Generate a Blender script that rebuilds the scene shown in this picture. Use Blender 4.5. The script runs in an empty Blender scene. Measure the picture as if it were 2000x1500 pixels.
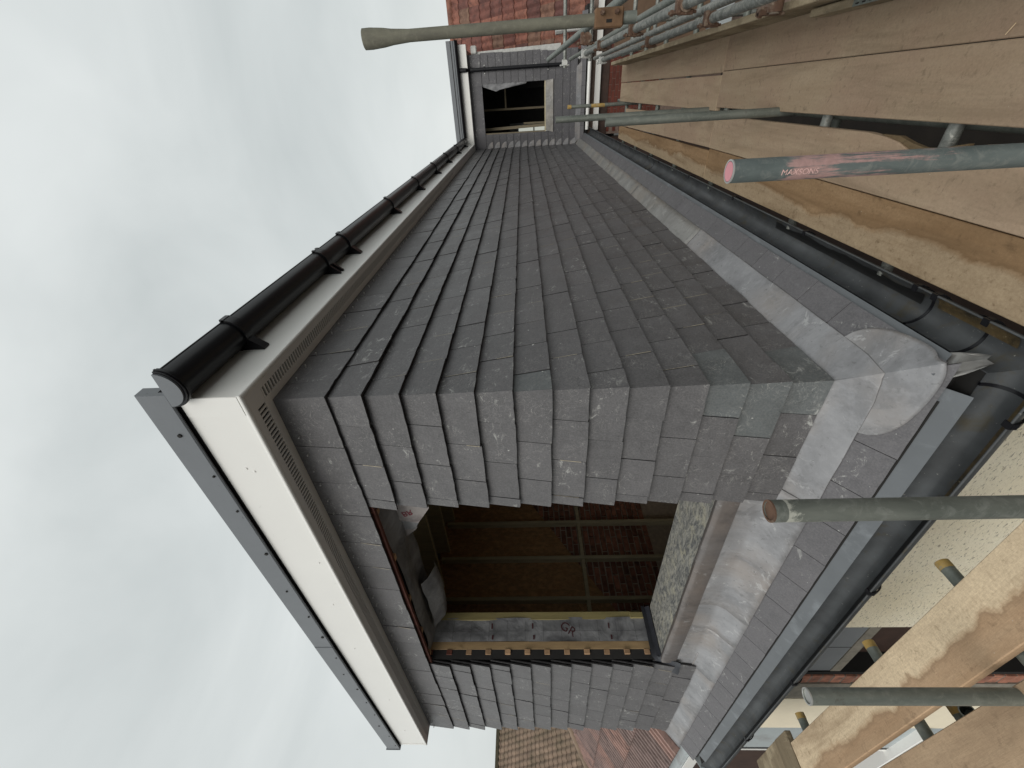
import bpy, bmesh, math, random
from mathutils import Vector, Matrix, noise
random.seed(7)
SC = bpy.context.scene
COL = SC.collection

# ------------------------------------------------------------------ camera, sky, sun, exposure
cam_d = bpy.data.cameras.new("camera")
cam = bpy.data.objects.new("camera", cam_d); COL.objects.link(cam)
_r = Vector((0.018, 0.052, -0.998)); _f = Vector((0.819, 0.573, 0.045))
_f.normalize(); _r = (_r - _f * _r.dot(_f)).normalized(); _d = _f.cross(_r)
m = Matrix((( _r.x, -_d.x, -_f.x, -1.4576), (_r.y, -_d.y, -_f.y, -1.0682), (_r.z, -_d.z, -_f.z, 1.2362), (0, 0, 0, 1)))
cam.matrix_world = m
cam_d.sensor_width = 36; cam_d.lens = 806.4 / 2000 * 36
cam_d.clip_start = 0.02; cam_d.clip_end = 500
SC.camera = cam
SC.render.resolution_x, SC.render.resolution_y = 1024, 768

W = bpy.data.worlds.new("World"); SC.world = W; W.use_nodes = True
nt = W.node_tree; nt.nodes.clear()
out = nt.nodes.new("ShaderNodeOutputWorld"); bg = nt.nodes.new("ShaderNodeBackground")
sky = nt.nodes.new("ShaderNodeTexSky"); sky.sky_type = 'NISHITA'; sky.sun_disc = False
SUN_EL, SUN_AZ = math.radians(33), math.radians(192)   # azimuth measured from +X towards +Y: the light comes from -X, a little -Y
sky.sun_elevation = SUN_EL; sky.sun_rotation = math.radians(90) - SUN_AZ
sky.air_density = 2.0; sky.dust_density = 4.0
sc0 = nt.nodes.new("ShaderNodeVectorMath"); sc0.operation = 'SCALE'; sc0.inputs['Scale'].default_value = 0.06
nt.links.new(sky.outputs[0], sc0.inputs[0])
tc = nt.nodes.new("ShaderNodeTexCoord"); mp = nt.nodes.new("ShaderNodeMapping"); mp.inputs['Scale'].default_value = (1.0, 1.0, 2.2)
nt.links.new(tc.outputs['Generated'], mp.inputs[0])
n1 = nt.nodes.new("ShaderNodeTexNoise"); n1.inputs['Scale'].default_value = 1.7; n1.inputs['Detail'].default_value = 5; n1.inputs['Roughness'].default_value = .5; n1.inputs['Distortion'].default_value = .5
nt.links.new(mp.outputs[0], n1.inputs[0])
cr = nt.nodes.new("ShaderNodeValToRGB")
cr.color_ramp.elements[0].position = .30; cr.color_ramp.elements[0].color = (.56, .60, .60, 1)
cr.color_ramp.elements[1].position = .70; cr.color_ramp.elements[1].color = (.74, .775, .77, 1)
nt.links.new(n1.outputs[0], cr.inputs[0])
mx = nt.nodes.new("ShaderNodeMix"); mx.data_type = 'RGBA'; mx.inputs[0].default_value = .93
nt.links.new(sc0.outputs[0], mx.inputs[6]); nt.links.new(cr.outputs[0], mx.inputs[7])
nt.links.new(mx.outputs[2], bg.inputs[0]); bg.inputs[1].default_value = 1.0
nt.links.new(bg.outputs[0], out.inputs[0])

sun_d = bpy.data.lights.new("sun", 'SUN'); sun_d.energy = 1.5; sun_d.angle = math.radians(45); sun_d.color = (1, .97, .92)
sun = bpy.data.objects.new("sun", sun_d); COL.objects.link(sun)
dirv = Vector((math.cos(SUN_EL) * math.cos(SUN_AZ), math.cos(SUN_EL) * math.sin(SUN_AZ), math.sin(SUN_EL)))
sun.rotation_euler = dirv.to_track_quat('Z', 'Y').to_euler()
SC.view_settings.view_transform = 'Standard'; SC.view_settings.look = 'None'
SC.view_settings.gamma = 1; SC.view_settings.use_curve_mapping = False; SC.view_settings.exposure = 0.12

# ------------------------------------------------------------------ material helpers
class N:
    def __init__(s, name):
        s.m = bpy.data.materials.new(name); s.m.use_nodes = True; s.t = s.m.node_tree; s.t.nodes.clear()
        s.o = s.t.nodes.new("ShaderNodeOutputMaterial"); s.b = s.t.nodes.new("ShaderNodeBsdfPrincipled")
        s.t.links.new(s.b.outputs[0], s.o.inputs[0])
        s.tc = s.t.nodes.new("ShaderNodeTexCoord"); s.oi = s.t.nodes.new("ShaderNodeObjectInfo")
        a = s.t.nodes.new("ShaderNodeVectorMath"); a.operation = 'MULTIPLY_ADD'
        a.inputs[1].default_value = (1, 1, 1)
        c = s.t.nodes.new("ShaderNodeCombineXYZ")
        k = s.math('MULTIPLY', s.oi.outputs['Random'], 37.0)
        for i in range(3): s.t.links.new(k, c.inputs[i])
        s.t.links.new(s.tc.outputs['Object'], a.inputs[0]); s.t.links.new(c.outputs[0], a.inputs[2])
        s.co = a.outputs[0]; s.rnd = s.oi.outputs['Random']
    def set(s, sock, v):
        if hasattr(v, 'is_linked') or hasattr(v, 'links'): s.t.links.new(v, sock)
        else: sock.default_value = v
    def math(s, op, a, b=0.0, c=None):
        n = s.t.nodes.new("ShaderNodeMath"); n.operation = op
        s.set(n.inputs[0], a); s.set(n.inputs[1], b)
        if c is not None: s.set(n.inputs[2], c)
        return n.outputs[0]
    def noise(s, sc=5, det=4, ro=.55, dist=0, stretch=(1, 1, 1), co=None):
        p = s.t.nodes.new("ShaderNodeMapping"); p.inputs['Scale'].default_value = stretch
        s.t.links.new(co or s.co, p.inputs[0])
        n = s.t.nodes.new("ShaderNodeTexNoise"); n.inputs['Scale'].default_value = sc; n.inputs['Detail'].default_value = det
        n.inputs['Roughness'].default_value = ro; n.inputs['Distortion'].default_value = dist
        s.t.links.new(p.outputs[0], n.inputs[0]); return n.outputs[0]
    def ramp(s, v, stops):
        n = s.t.nodes.new("ShaderNodeValToRGB"); s.t.links.new(v, n.inputs[0]); e = n.color_ramp.elements
        while len(e) < len(stops): e.new(.5)
        for i, (p, c) in enumerate(stops):
            e[i].position = p; e[i].color = (c, c, c, 1) if not isinstance(c, tuple) else (*c, 1)
        return n.outputs[0]
    def mix(s, f, a, b, mode='MIX'):
        n = s.t.nodes.new("ShaderNodeMix"); n.data_type = 'RGBA'; n.blend_type = mode
        s.set(n.inputs[0], f)
        for i, v in ((6, a), (7, b)):
            if isinstance(v, tuple): v = (*v, 1) if len(v) == 3 else v
            s.set(n.inputs[i], v)
        return n.outputs[2]
    def bump(s, h, st=.3, d=.003, prev=None):
        n = s.t.nodes.new("ShaderNodeBump"); n.inputs['Strength'].default_value = st; n.inputs['Distance'].default_value = d
        s.t.links.new(h, n.inputs['Height'])
        if prev is not None: s.t.links.new(prev, n.inputs['Normal'])
        return n.outputs[0]
    def fin(s, col, rough=.6, nrm=None, metal=0, spec=None):
        if isinstance(col, tuple): col = (*col, 1)
        s.set(s.b.inputs['Base Color'], col); s.set(s.b.inputs['Roughness'], rough); s.set(s.b.inputs['Metallic'], metal)
        if spec is not None: s.b.inputs['Specular IOR Level'].default_value = spec
        if nrm is not None: s.t.links.new(nrm, s.b.inputs['Normal'])
        return s.m

def hsv(c, k): return tuple(min(1, x * k) for x in c)

def mat_slate(name, base, speck=.5, scale=1.0, var=.16):
    n = N(name)
    big = n.noise(5 * scale, 6, .62, .4)
    fine = n.noise(120, 3, .6)
    c = n.mix(n.ramp(big, [(.3, 0.), (.7, 1.)]), hsv(base, .80), hsv(base, 1.2))
    c = n.mix(n.ramp(n.noise(22, 6, .7), [(.35, 0.), (.68, .45)]), c, hsv(base, 1.45))
    c = n.mix(n.ramp(fine, [(.40, 0.), (.72, .16)]), c, (.34, .33, .33))
    c = n.mix(n.ramp(n.noise(75, 3, .6), [(.66, 0.), (.72, .6)]), c, hsv(base, .35))
    hv = n.t.nodes.new("ShaderNodeHueSaturation"); n.t.links.new(c, hv.inputs['Color'])
    n.t.links.new(n.math('ADD', n.math('MULTIPLY', n.rnd, var), 1 - var / 2), hv.inputs['Value'])
    c = hv.outputs[0]
    # chalky scuffs, dust and scratches left from cutting and handling
    mask = n.ramp(n.noise(3.4, 3, .6), [(.49, 0.), (.60, 1.)])
    sp = n.ramp(n.noise(13, 9, .80, 1.0, (1.0, 1.0, 1.8)), [(.585 - .04 * speck, 0.), (.655, .85)])
    c = n.mix(n.math('MULTIPLY', sp, mask), c, (.44, .44, .42))
    mask2 = n.ramp(n.noise(4.7, 3, .6), [(.50, 0.), (.60, 1.)])
    lines = n.ramp(n.noise(5.5, 3, .5, 2.0, (3, 3, 3)), [(.490, 0.), (.500, .7), (.510, 0.)])
    c = n.mix(n.math('MULTIPLY', n.math('MULTIPLY', lines, mask2), min(1, speck)), c, (.42, .41, .39))
    dots = n.ramp(n.noise(48, 2, .4), [(.775, 0.), (.80, .9)])
    c = n.mix(dots, c, (.5, .5, .48))
    nb = n.bump(n.noise(26, 8, .65), .55, .004); nb = n.bump(fine, .3, .0012, nb)
    return n.fin(c, n.ramp(big, [(.3, .40), (.7, .60)]), nb, 0, .45)

M = {}
M['slate'] = mat_slate('slate_charcoal', (.086, .083, .086), .7)
M['slate_green'] = mat_slate('slate_green_grey', (.094, .102, .104), 1.6, 1, .1)
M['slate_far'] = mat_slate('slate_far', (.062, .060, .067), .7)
M['slate_skirt'] = mat_slate('slate_skirt', (.100, .096, .102), .1, 1, .08)
M['slate_edge'] = None; M['chalk'] = None

def mat_plain(name, col, rough=.5, var=.12, sc=8, bump=.1, metal=0, dirt=None, dsc=3, dlo=.5, dhi=.7, spec=None, stretch=(1, 1, 1), fsc=90, perobj=.0):
    n = N(name)
    c = n.mix(n.ramp(n.noise(sc, 5, .6, 0, stretch), [(.3, 0.), (.7, 1.)]), hsv(col, 1 - var), hsv(col, 1 + var))
    if dirt: c = n.mix(n.ramp(n.noise(dsc, 7, .65, .4), [(dlo, 0.), (dhi, 1.)]), c, dirt)
    if perobj:
        hv = n.t.nodes.new("ShaderNodeHueSaturation"); n.t.links.new(c, hv.inputs['Color'])
        n.t.links.new(n.math('ADD', n.math('MULTIPLY', n.rnd, perobj), 1 - perobj / 2), hv.inputs['Value']); c = hv.outputs[0]
    nb = n.bump(n.noise(fsc, 4, .6), bump, .002) if bump else None
    return n.fin(c, rough, nb, metal, spec)

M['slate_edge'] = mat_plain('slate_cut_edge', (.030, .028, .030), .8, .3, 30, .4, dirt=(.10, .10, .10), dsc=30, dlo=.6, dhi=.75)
M['chalk'] = mat_plain('chalk_line', (.34, .30, .23), .9, .3, 40, .2)
M['white_pvc'] = mat_plain('white_pvc', (.80, .79, .76), .28, .015, 3, .02, dirt=(.55, .53, .50), dsc=14, dlo=.66, dhi=.80)
M['white_pvc_soffit'] = mat_plain('white_pvc_soffit', (.76, .74, .71), .35, .03, 3, .02)
M['black_gutter'] = mat_plain('black_gutter', (.009, .009, .011), .32, .1, 6, .02, spec=.3)
M['dark'] = mat_plain('dark_void', (.012, .011, .010), .9, .1, 6, 0)
M['trim_grey'] = mat_plain('grey_roof_trim', (.145, .155, .168), .42, .05, 5, .15, dirt=(.07, .075, .08), dsc=22, dlo=.66, dhi=.74, fsc=60)
M['roof_grey'] = mat_plain('grey_flat_roof', (.20, .21, .22), .6, .05, 5, .1)
M['gutter_old'] = None

def mat_lead(name, base, rough=.5, stain=1.0):
    n = N(name)
    c = n.mix(n.ramp(n.noise(4.5, 6, .62, .6), [(.32, 0.), (.68, 1.)]), hsv(base, .80), hsv(base, 1.22))
    c = n.mix(n.ramp(n.noise(2.1, 4, .5), [(.45, 0.), (.65, .6)]), c, (base[0] * 1.15, base[1] * 1.0, base[2] * .86))
    c = n.mix(n.ramp(n.noise(3.3, 7, .68, .8), [(.50, 0.), (.60, .55)]), c, hsv(base, .62))
    c = n.mix(n.ramp(n.noise(9, 9, .75, 1.0), [(.585, 0.), (.64, .6 * stain)]), c, (.50, .50, .50))
    c = n.mix(n.ramp(n.noise(34, 5, .7, .3), [(.60, 0.), (.69, .55 * stain)]), c, (.10, .10, .10))
    c = n.mix(n.ramp(n.noise(5, 5, .6, .4, (7, 7, .7)), [(.5, 0.), (.68, .3)]), c, hsv(base, 1.35))
    nb = n.bump(n.noise(7, 4, .5), .6, .014); nb = n.bump(n.noise(60, 5, .6), .25, .002, nb)
    return n.fin(c, n.ramp(n.noise(6, 4), [(.3, rough - .1), (.7, rough + .12)]), nb, .25, .5)
M['lead'] = mat_lead('lead_sheet', (.265, .265, .275))
M['lead_s'] = mat_lead('lead_sheet_side', (.255, .25, .24))
M['lead_dark'] = mat_lead('lead_sill_roll', (.155, .142, .138), .45, .5)
M['lead_black'] = mat_plain('dark_membrane_wrap', (.035, .037, .045), .45, .2, 9, .5, fsc=25)
M['tray'] = mat_plain('eaves_tray_grey', (.120, .130, .140), .5, .08, 6, .05, dirt=(.25, .27, .29), dsc=4, dlo=.55, dhi=.8)

def mat_oldgutter():
    n = N('weathered_gutter')
    c = n.mix(n.ramp(n.noise(5, 5, .6), [(.3, 0.), (.7, 1.)]), (.036, .038, .040), (.075, .080, .084))
    c = n.mix(n.ramp(n.noise(7, 6, .7, .8), [(.56, 0.), (.68, .8)]), c, (.055, .045, .025))
    c = n.mix(n.ramp(n.noise(48, 4, .7), [(.66, 0.), (.72, .8)]), c, (.30, .29, .26))
    return n.fin(c, n.ramp(n.noise(4, 4), [(.4, .38), (.6, .65)]), n.bump(n.noise(30, 4), .2, .002), 0, .5)
M['gutter_old'] = mat_oldgutter()
def mat_silt():
    n = N('gutter_silt')
    c = n.mix(n.ramp(n.noise(9, 6, .7, .6), [(.35, 0.), (.62, 1.)]), (.020, .017, .011), (.10, .07, .032))
    c = n.mix(n.ramp(n.noise(60, 4, .7), [(.62, 0.), (.7, .8)]), c, (.35, .30, .2))
    return n.fin(c, .45, n.bump(n.noise(40, 5), .8, .006))
M['silt'] = mat_silt()

def mat_board(name, a, b, pale=None, pink=None, axis=None, sign=1, edge=0.0, along=0):
    n = N(name)
    st = (.35, 3.2, 3.2) if along == 0 else (3.2, .35, 3.2)
    g = n.noise(5, 6, .6, .3, st)
    c = n.mix(n.ramp(g, [(.3, 0.), (.7, 1.)]), a, b)
    c = n.mix(n.ramp(n.noise(1.6, 4, .6), [(.42, 0.), (.62, .6)]), c, pink or hsv(a, .85))
    if pale:
        if axis is None: f = n.ramp(n.noise(2.3, 7, .6, .5), [(.46, 0.), (.53, .85)])
        else:
            sep = n.t.nodes.new("ShaderNodeSeparateXYZ"); n.t.links.new(n.tc.outputs['Object'], sep.inputs[0])
            q = n.math('MULTIPLY', n.math('ADD', sep.outputs[axis], -edge), 6.5 * sign)
            q = n.math('ADD', q, n.math('MULTIPLY', n.noise(1.5, 7, .60, .8), 1.6))
            f = n.ramp(q, [(.68, 0.), (.84, .75)])
            rim = n.ramp(q, [(.60, 0.), (.69, .45), (.72, 0.)])
            c = n.mix(rim, c, hsv(a, .55))
        pc = n.mix(n.ramp(n.noise(6, 6, .65), [(.35, 0.), (.7, 1.)]), hsv(pale, .85), hsv(pale, 1.1))
        c = n.mix(f, c, pc)
    c = n.mix(n.ramp(n.noise(9, 7, .68, .6), [(.62, 0.), (.76, .7)]), c, hsv(a, .28))
    c = n.mix(n.ramp(n.noise(26, 6, .7, .3), [(.57, 0.), (.70, .6)]), c, hsv(a, .42))
    c = n.mix(n.ramp(n.noise(2.6, 5, .6, .6, st), [(.50, 0.), (.66, .55)]), c, hsv(a, .62))
    c = n.mix(n.ramp(n.noise(90, 5, .7), [(.35, 0.), (.7, .40)]), c, hsv(a, .62))
    c = n.mix(n.ramp(n.noise(95, 3, .5), [(.755, 0.), (.79, .8)]), c, (.55, .50, .42))
    hv = n.t.nodes.new("ShaderNodeHueSaturation"); n.t.links.new(c, hv.inputs['Color'])
    n.t.links.new(n.math('ADD', n.math('MULTIPLY', n.rnd, .18), .91), hv.inputs['Value'])
    st2 = (.3, 3, 3) if along == 0 else (3, .3, 3)
    nb = n.bump(n.noise(16, 8, .7, 0, st2), .5, .004); nb = n.bump(n.noise(140, 3), .35, .0012, nb)
    return n.fin(hv.outputs[0], .85, nb, 0, .2)
M['board'] = mat_board('scaffold_board_brown', (.345, .255, .170), (.425, .330, .230), pink=(.345, .235, .170))
M['board_wet'] = mat_board('scaffold_board_damp_edge', (.27, .165, .085), (.40, .265, .150), pale=(.47, .37, .25), axis=1, sign=1, edge=.01)
M['board_pale'] = mat_board('scaffold_board_pale', (.42, .275, .165), (.50, .355, .23), pale=(.80, .66, .46), axis=0, sign=1, edge=-.005, along=1)
M['board_tan'] = mat_board('scaffold_board_tan', (.42, .29, .185), (.52, .38, .25), along=1)
M['board_toe'] = mat_board('toe_board_weathered', (.24, .19, .125), (.33, .26, .17), pale=(.46, .38, .26))

def mat_tube(name, a, b, blotch=.5, c3=(.30, .31, .28), rough=.5, metal=.35):
    n = N(name)
    c = n.mix(n.ramp(n.noise(6, 6, .65, .4, (3, 3, .8)), [(.32, 0.), (.68, 1.)]), a, b)
    c = n.mix(n.ramp(n.noise(30, 6, .75, .8), [(.50, 0.), (.66, blotch)]), c, c3)
    c = n.mix(n.ramp(n.noise(18, 5, .7), [(.64, 0.), (.70, .5)]), c, (.09, .075, .06))
    return n.fin(c, rough, n.bump(n.noise(45, 6, .7), .4, .002), metal)
M['tube'] = mat_tube('galvanised_tube_dull', (.12, .135, .12), (.20, .215, .19), .5, (.27, .28, .25))
M['tube_light'] = mat_tube('galvanised_tube_mottled', (.10, .105, .095), (.27, .28, .26), .95, (.40, .40, .36))
M['tube_green'] = mat_tube('greenish_old_pole', (.105, .100, .080), (.17, .165, .125), .4, (.23, .22, .17), .8, 0)
def mat_bandtube(name, a, b, paint, z0, z1, thr=.64, dens=.34, st=(5, 5, .35)):
    """tube whose scraped paint or mortar lies between two heights measured from its top"""
    n = N(name)
    c = n.mix(n.ramp(n.noise(6, 6, .65, .4, (3, 3, .8)), [(.32, 0.), (.68, 1.)]), a, b)
    c = n.mix(n.ramp(n.noise(30, 6, .75, .8), [(.50, 0.), (.66, .45)]), c, (.26, .27, .25))
    sep = n.t.nodes.new("ShaderNodeSeparateXYZ"); n.t.links.new(n.tc.outputs['Object'], sep.inputs[0])
    zr = n.t.nodes.new("ShaderNodeMapRange"); n.t.links.new(sep.outputs[2], zr.inputs[0])
    zr.inputs[1].default_value = z0; zr.inputs[2].default_value = z1
    band = n.ramp(zr.outputs[0], [(.0, 0.), (.2, .5), (.55, .8), (.88, 1.), (.97, .0)])
    v = n.math('ADD', n.math('MULTIPLY', n.noise(11, 9, .78, .4, st), .75), n.math('MULTIPLY', n.noise(14, 4, .6), .25))
    f = n.ramp(n.math('ADD', v, n.math('MULTIPLY', band, dens)), [(thr, 0.), (thr + .06, .9)])
    pc = n.mix(n.ramp(n.noise(40, 5, .7), [(.4, 0.), (.65, .6)]), paint, hsv(paint, .6))
    c = n.mix(f, c, pc)
    return n.fin(c, .65, n.bump(n.noise(45, 6, .7), .4, .002), .15)
M['tube_pink'] = mat_bandtube('tube_with_pink_paint', (.075, .095, .095), (.15, .175, .17), (.47, .29, .27), -.56, -.075, .655, .24)
M['tube_mortar'] = mat_bandtube('tube_with_mortar', (.09, .10, .088), (.155, .165, .145), (.50, .50, .44), -.085, -.022, .74, .36, (1.5, 1.5, 1.5))
M['pink'] = mat_plain('pink_paint', (.60, .26, .29), .6, .1, 20, .1)
M['yellow'] = mat_plain('yellow_paint', (.38, .25, .075), .6, .25, 30, .2, dirt=(.30, .26, .18), dsc=25, dlo=.5, dhi=.7)
M['rust'] = mat_plain('rusty_steel', (.10, .055, .035), .85, .4, 25, .6, dirt=(.26, .20, .15), dsc=20, dlo=.52, dhi=.7, fsc=50)
M['rust_sleeve'] = mat_plain('rusty_sleeve', (.135, .075, .038), .8, .3, 15, .5, dirt=(.08, .04, .02), dsc=12, dlo=.5, dhi=.75, fsc=60)
M['mortar_white'] = mat_plain('white_mortar', (.5, .5, .48), .9, .2, 12, .6)
M['timber'] = mat_plain('new_timber', (.40, .27, .14), .7, .18, 9, .3, stretch=(3, 3, .5), dirt=(.20, .13, .06), dsc=7, dlo=.58, dhi=.75)
M['timber_green'] = mat_plain('treated_timber', (.30, .25, .11), .7, .15, 9, .3, stretch=(3, 3, .5))
M['batten_tan'] = mat_plain('tan_batten', (.45, .28, .16), .7, .2, 25, .3, perobj=.5)
M['batten_red'] = mat_plain('red_batten', (.13, .04, .025), .7, .2, 25, .3)
M['timber_dark'] = mat_plain('interior_timber', (.48, .42, .28), .8, .15, 7, .2, stretch=(3, 3, .5))
M['timber_shadow'] = mat_plain('timber_in_shade', (.20, .165, .11), .8, .15, 7, .2, stretch=(3, 3, .5))  # darker copy of the interior timber, the wing's shade put into the colour
M['osb'] = mat_plain('osb_sheet', (.40, .23, .11), .8, .35, 28, .4, stretch=(1, 1, .5), dirt=(.34, .18, .08), dsc=16, dlo=.5, dhi=.62)
M['brick_old'] = mat_plain('old_brick', (.30, .13, .085), .9, .35, 14, .6, dirt=(.10, .06, .045), dsc=8, dlo=.5, dhi=.7, perobj=.7)
M['brick_red'] = mat_plain('red_brick', (.13, .036, .024), .9, .2, 14, .4, perobj=.4)
M['mortar'] = mat_plain('mortar_bed', (.42, .35, .28), .95, .2, 20, .6)
M['mortar_pale'] = mat_plain('pale_mortar', (.22, .16, .13), .95, .2, 20, .6)
def mat_osbsill():
    n = N('dusty_sill_board')
    s1 = n.noise(24, 7, .75, 1.5, (1.0, .38, 1))
    c = n.mix(n.ramp(s1, [(.40, 0.), (.60, 1.)]), (.10, .105, .11), (.38, .37, .33))
    c = n.mix(n.ramp(n.noise(9, 6, .7, 1), [(.50, 0.), (.66, .8)]), c, (.50, .47, .36))
    c = n.mix(n.ramp(n.noise(40, 5, .7, .8), [(.56, 0.), (.64, .6)]), c, (.07, .07, .075))
    return n.fin(c, .85, n.bump(n.noise(50, 6, .75), .8, .004))
M['sill_board'] = mat_osbsill()
def mat_membrane():
    n = N('grey_membrane')
    c = n.mix(n.ramp(n.noise(6, 5, .6, .8), [(.3, 0.), (.7, 1.)]), (.13, .13, .137), (.32, .32, .33))
    return n.fin(c, .5, n.bump(n.noise(7, 4, .5, .6), .7, .02))
M['membrane'] = mat_membrane()
M['ink'] = mat_plain('dark_red_ink', (.07, .02, .025), .7, .1, 9, 0)
M['ink_red'] = mat_plain('red_ink', (.22, .03, .05), .7, .1, 9, 0)
M['ink_grey'] = mat_plain('grey_ink', (.03, .03, .035), .7, .1, 9, 0)
M['flap'] = mat_plain('crumpled_flap', (.36, .33, .32), .7, .1, 9, .3, dirt=(.20, .17, .17), dsc=6)
def mat_dash():
    n = N('cream_pebbledash')
    c = n.mix(n.ramp(n.noise(2, 4), [(.3, 0.), (.7, 1.)]), (.90, .80, .60), (.95, .88, .71))
    pit = n.ramp(n.noise(60, 4, .7, .5, (1, .6, 1.6)), [(.57, 0.), (.64, .7)])
    c = n.mix(pit, c, (.22, .17, .11))
    return n.fin(c, .95, n.bump(n.noise(38, 6, .62), .7, .01), 0, .1)
M['dash'] = mat_dash()
M['render_cream'] = mat_plain('smooth_cream_render', (.84, .75, .58), .95, .05, 5, .5, fsc=40)
M['render_rough'] = mat_plain('grey_rough_render', (.22, .20, .165), .95, .25, 18, .9, fsc=35)
M['panel_grey'] = mat_plain('grey_panel', (.20, .21, .22), .6, .1, 3, .1)
M['panel_blue'] = mat_plain('blue_grey_cladding', (.42, .46, .47), .5, .06, 3, .1, dirt=(.3, .3, .3), dsc=3)
M['glass_dark'] = mat_plain('dark_glass', (.03, .035, .04), .08, .1, 3, 0)
M['brown_paint'] = mat_plain('brown_boards', (.045, .024, .017), .7, .3, 9, .3)
M['tan_panel'] = mat_plain('tan_panel', (.13, .08, .05), .8, .2, 5, .2)

def mat_tile(name, ramp, rough=.85):
    n = N(name)
    c = n.ramp(n.rnd, ramp)
    c = n.mix(n.ramp(n.noise(6, 6, .7, .3), [(.42, 0.), (.66, .75)]), c, hsv(ramp[0][1], .45))
    c = n.mix(n.ramp(n.noise(26, 5, .7), [(.60, 0.), (.70, .35)]), c, (.30, .24, .18))
    return n.fin(c, rough, n.bump(n.noise(30, 5), .4, .004))
M['tile_red'] = mat_tile('red_clay_tile', [(0., (.12, .050, .042)), (.35, (.20, .075, .055)), (.7, (.27, .11, .075)), (1., (.17, .11, .075))])
M['tile_pink'] = mat_tile('faded_pink_tile', [(0., (.23, .165, .15)), (.6, (.29, .20, .18)), (1., (.37, .22, .18))])
M['tile_brown'] = mat_plain('weathered_brown_tile', (.235, .165, .12), .9, .3, 2.2, .4, dirt=(.12, .095, .06), dsc=1.2, dlo=.45, dhi=.7)
M['moss'] = mat_plain('mossy_verge', (.10, .085, .055), .95, .3, 9, .8)
M['ground'] = mat_plain('dark_ground', (.045, .042, .038), .95, .2, .8, 0)
M['steel'] = mat_plain('bright_steel', (.55, .55, .53), .35, .1, 9, 0, metal=.6)
M['straw'] = mat_plain('pale_wood', (.62, .47, .30), .8, .1, 9, 0)
M['sheath'] = mat_plain('dark_sheathing', (.03, .028, .027), .9, .2, 5, 0)
M['plaster'] = mat_plain('grey_lining', (.40, .31, .20), .9, .1, 3, 0)

# ------------------------------------------------------------------ geometry helpers
class MB:
    def __init__(s): s.v = []; s.f = []
    def add(s, vs, fs):
        k = len(s.v); s.v += [tuple(v) for v in vs]; s.f += [tuple(i + k for i in f) for f in fs]; return s
    def hexa(s, p):   # 8 points: bottom loop 0-3, top loop 4-7
        return s.add(p, [(0, 3, 2, 1), (4, 5, 6, 7), (0, 1, 5, 4), (1, 2, 6, 5), (2, 3, 7, 6), (3, 0, 4, 7)])
    def box(s, a, b):
        x0, y0, z0 = (min(a[i], b[i]) for i in range(3)); x1, y1, z1 = (max(a[i], b[i]) for i in range(3))
        return s.hexa([(x0, y0, z0), (x1, y0, z0), (x1, y1, z0), (x0, y1, z0), (x0, y0, z1), (x1, y0, z1), (x1, y1, z1), (x0, y1, z1)])
    def prism(s, poly, off):   # polygon (3d points) extruded by off
        n = len(poly); q = [tuple(Vector(p) + Vector(off)) for p in poly]
        return s.add(list(poly) + q, [tuple(range(n))[::-1], tuple(range(n, 2 * n))] + [(i, (i + 1) % n, n + (i + 1) % n, n + i) for i in range(n)])
    def tube(s, a, b, r, seg=20, r2=None, wall=None, cap=True):
        a = Vector(a); b = Vector(b); d = (b - a).normalized()
        u = d.orthogonal().normalized(); w = d.cross(u)
        r2 = r if r2 is None else r2
        def ring(c, rr): return [c + (u * math.cos(2 * math.pi * i / seg) + w * math.sin(2 * math.pi * i / seg)) * rr for i in range(seg)]
        A, B = ring(a, r), ring(b, r2); q = [(i, (i + 1) % seg, seg + (i + 1) % seg, seg + i) for i in range(seg)]
        if wall:
            A2 = ring(a, r - wall); B2 = ring(b - d * .08, r2 - wall); B3 = ring(b, r2 - wall)
            fs = list(q)
            n = seg
            vs = A + B + B3 + B2
            fs += [(n + i, n + (i + 1) % n, 2 * n + (i + 1) % n, 2 * n + i) for i in range(n)]
            fs += [(2 * n + i, 2 * n + (i + 1) % n, 3 * n + (i + 1) % n, 3 * n + i) for i in range(n)]
            fs += [tuple(3 * n + i for i in range(n)), tuple(range(n))[::-1]]
            return s.add(vs, fs)
        return s.add(A + B, q + ([tuple(range(seg))[::-1], tuple(range(seg, 2 * seg))] if cap else []))
    def sweep(s, profs, closed=True, cap=True):   # list of point loops
        n = len(profs[0]); vs = [p for pr in profs for p in pr]; fs = []
        for k in range(len(profs) - 1):
            for i in range(n if closed else n - 1):
                j = (i + 1) % n
                fs.append((k * n + i, k * n + j, (k + 1) * n + j, (k + 1) * n + i))
        if cap and closed:
            fs.append(tuple(range(n))[::-1]); fs.append(tuple((len(profs) - 1) * n + i for i in range(n)))
        return s.add(vs, fs)

ORG = {}
def build(name, mb, mat, parent=None, smooth=False, bevel=0, origin=None, label=None, cat=None, group=None, kind=None, disp=0):
    vs = mb.v
    if origin is None:
        n = len(vs); origin = tuple(sum(v[i] for v in vs) / n for i in range(3))
    me = bpy.data.meshes.new(name)
    me.from_pydata([tuple(v[i] - origin[i] for i in range(3)) for v in vs], [], mb.f)
    bm = bmesh.new(); bm.from_mesh(me)
    bmesh.ops.recalc_face_normals(bm, faces=bm.faces)
    if bevel: bmesh.ops.bevel(bm, geom=list(bm.edges), offset=bevel, segments=1, affect='EDGES', clamp_overlap=True)
    bm.to_mesh(me); bm.free()
    if smooth:
        for p in me.polygons: p.use_smooth = True
        me.set_sharp_from_angle(angle=math.radians(38))
    me.materials.append(mat if not isinstance(mat, str) else M[mat])
    o = bpy.data.objects.new(name, me); COL.objects.link(o)
    place(o, origin, parent)
    tag(o, label, cat, group, kind)
    return o
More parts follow.
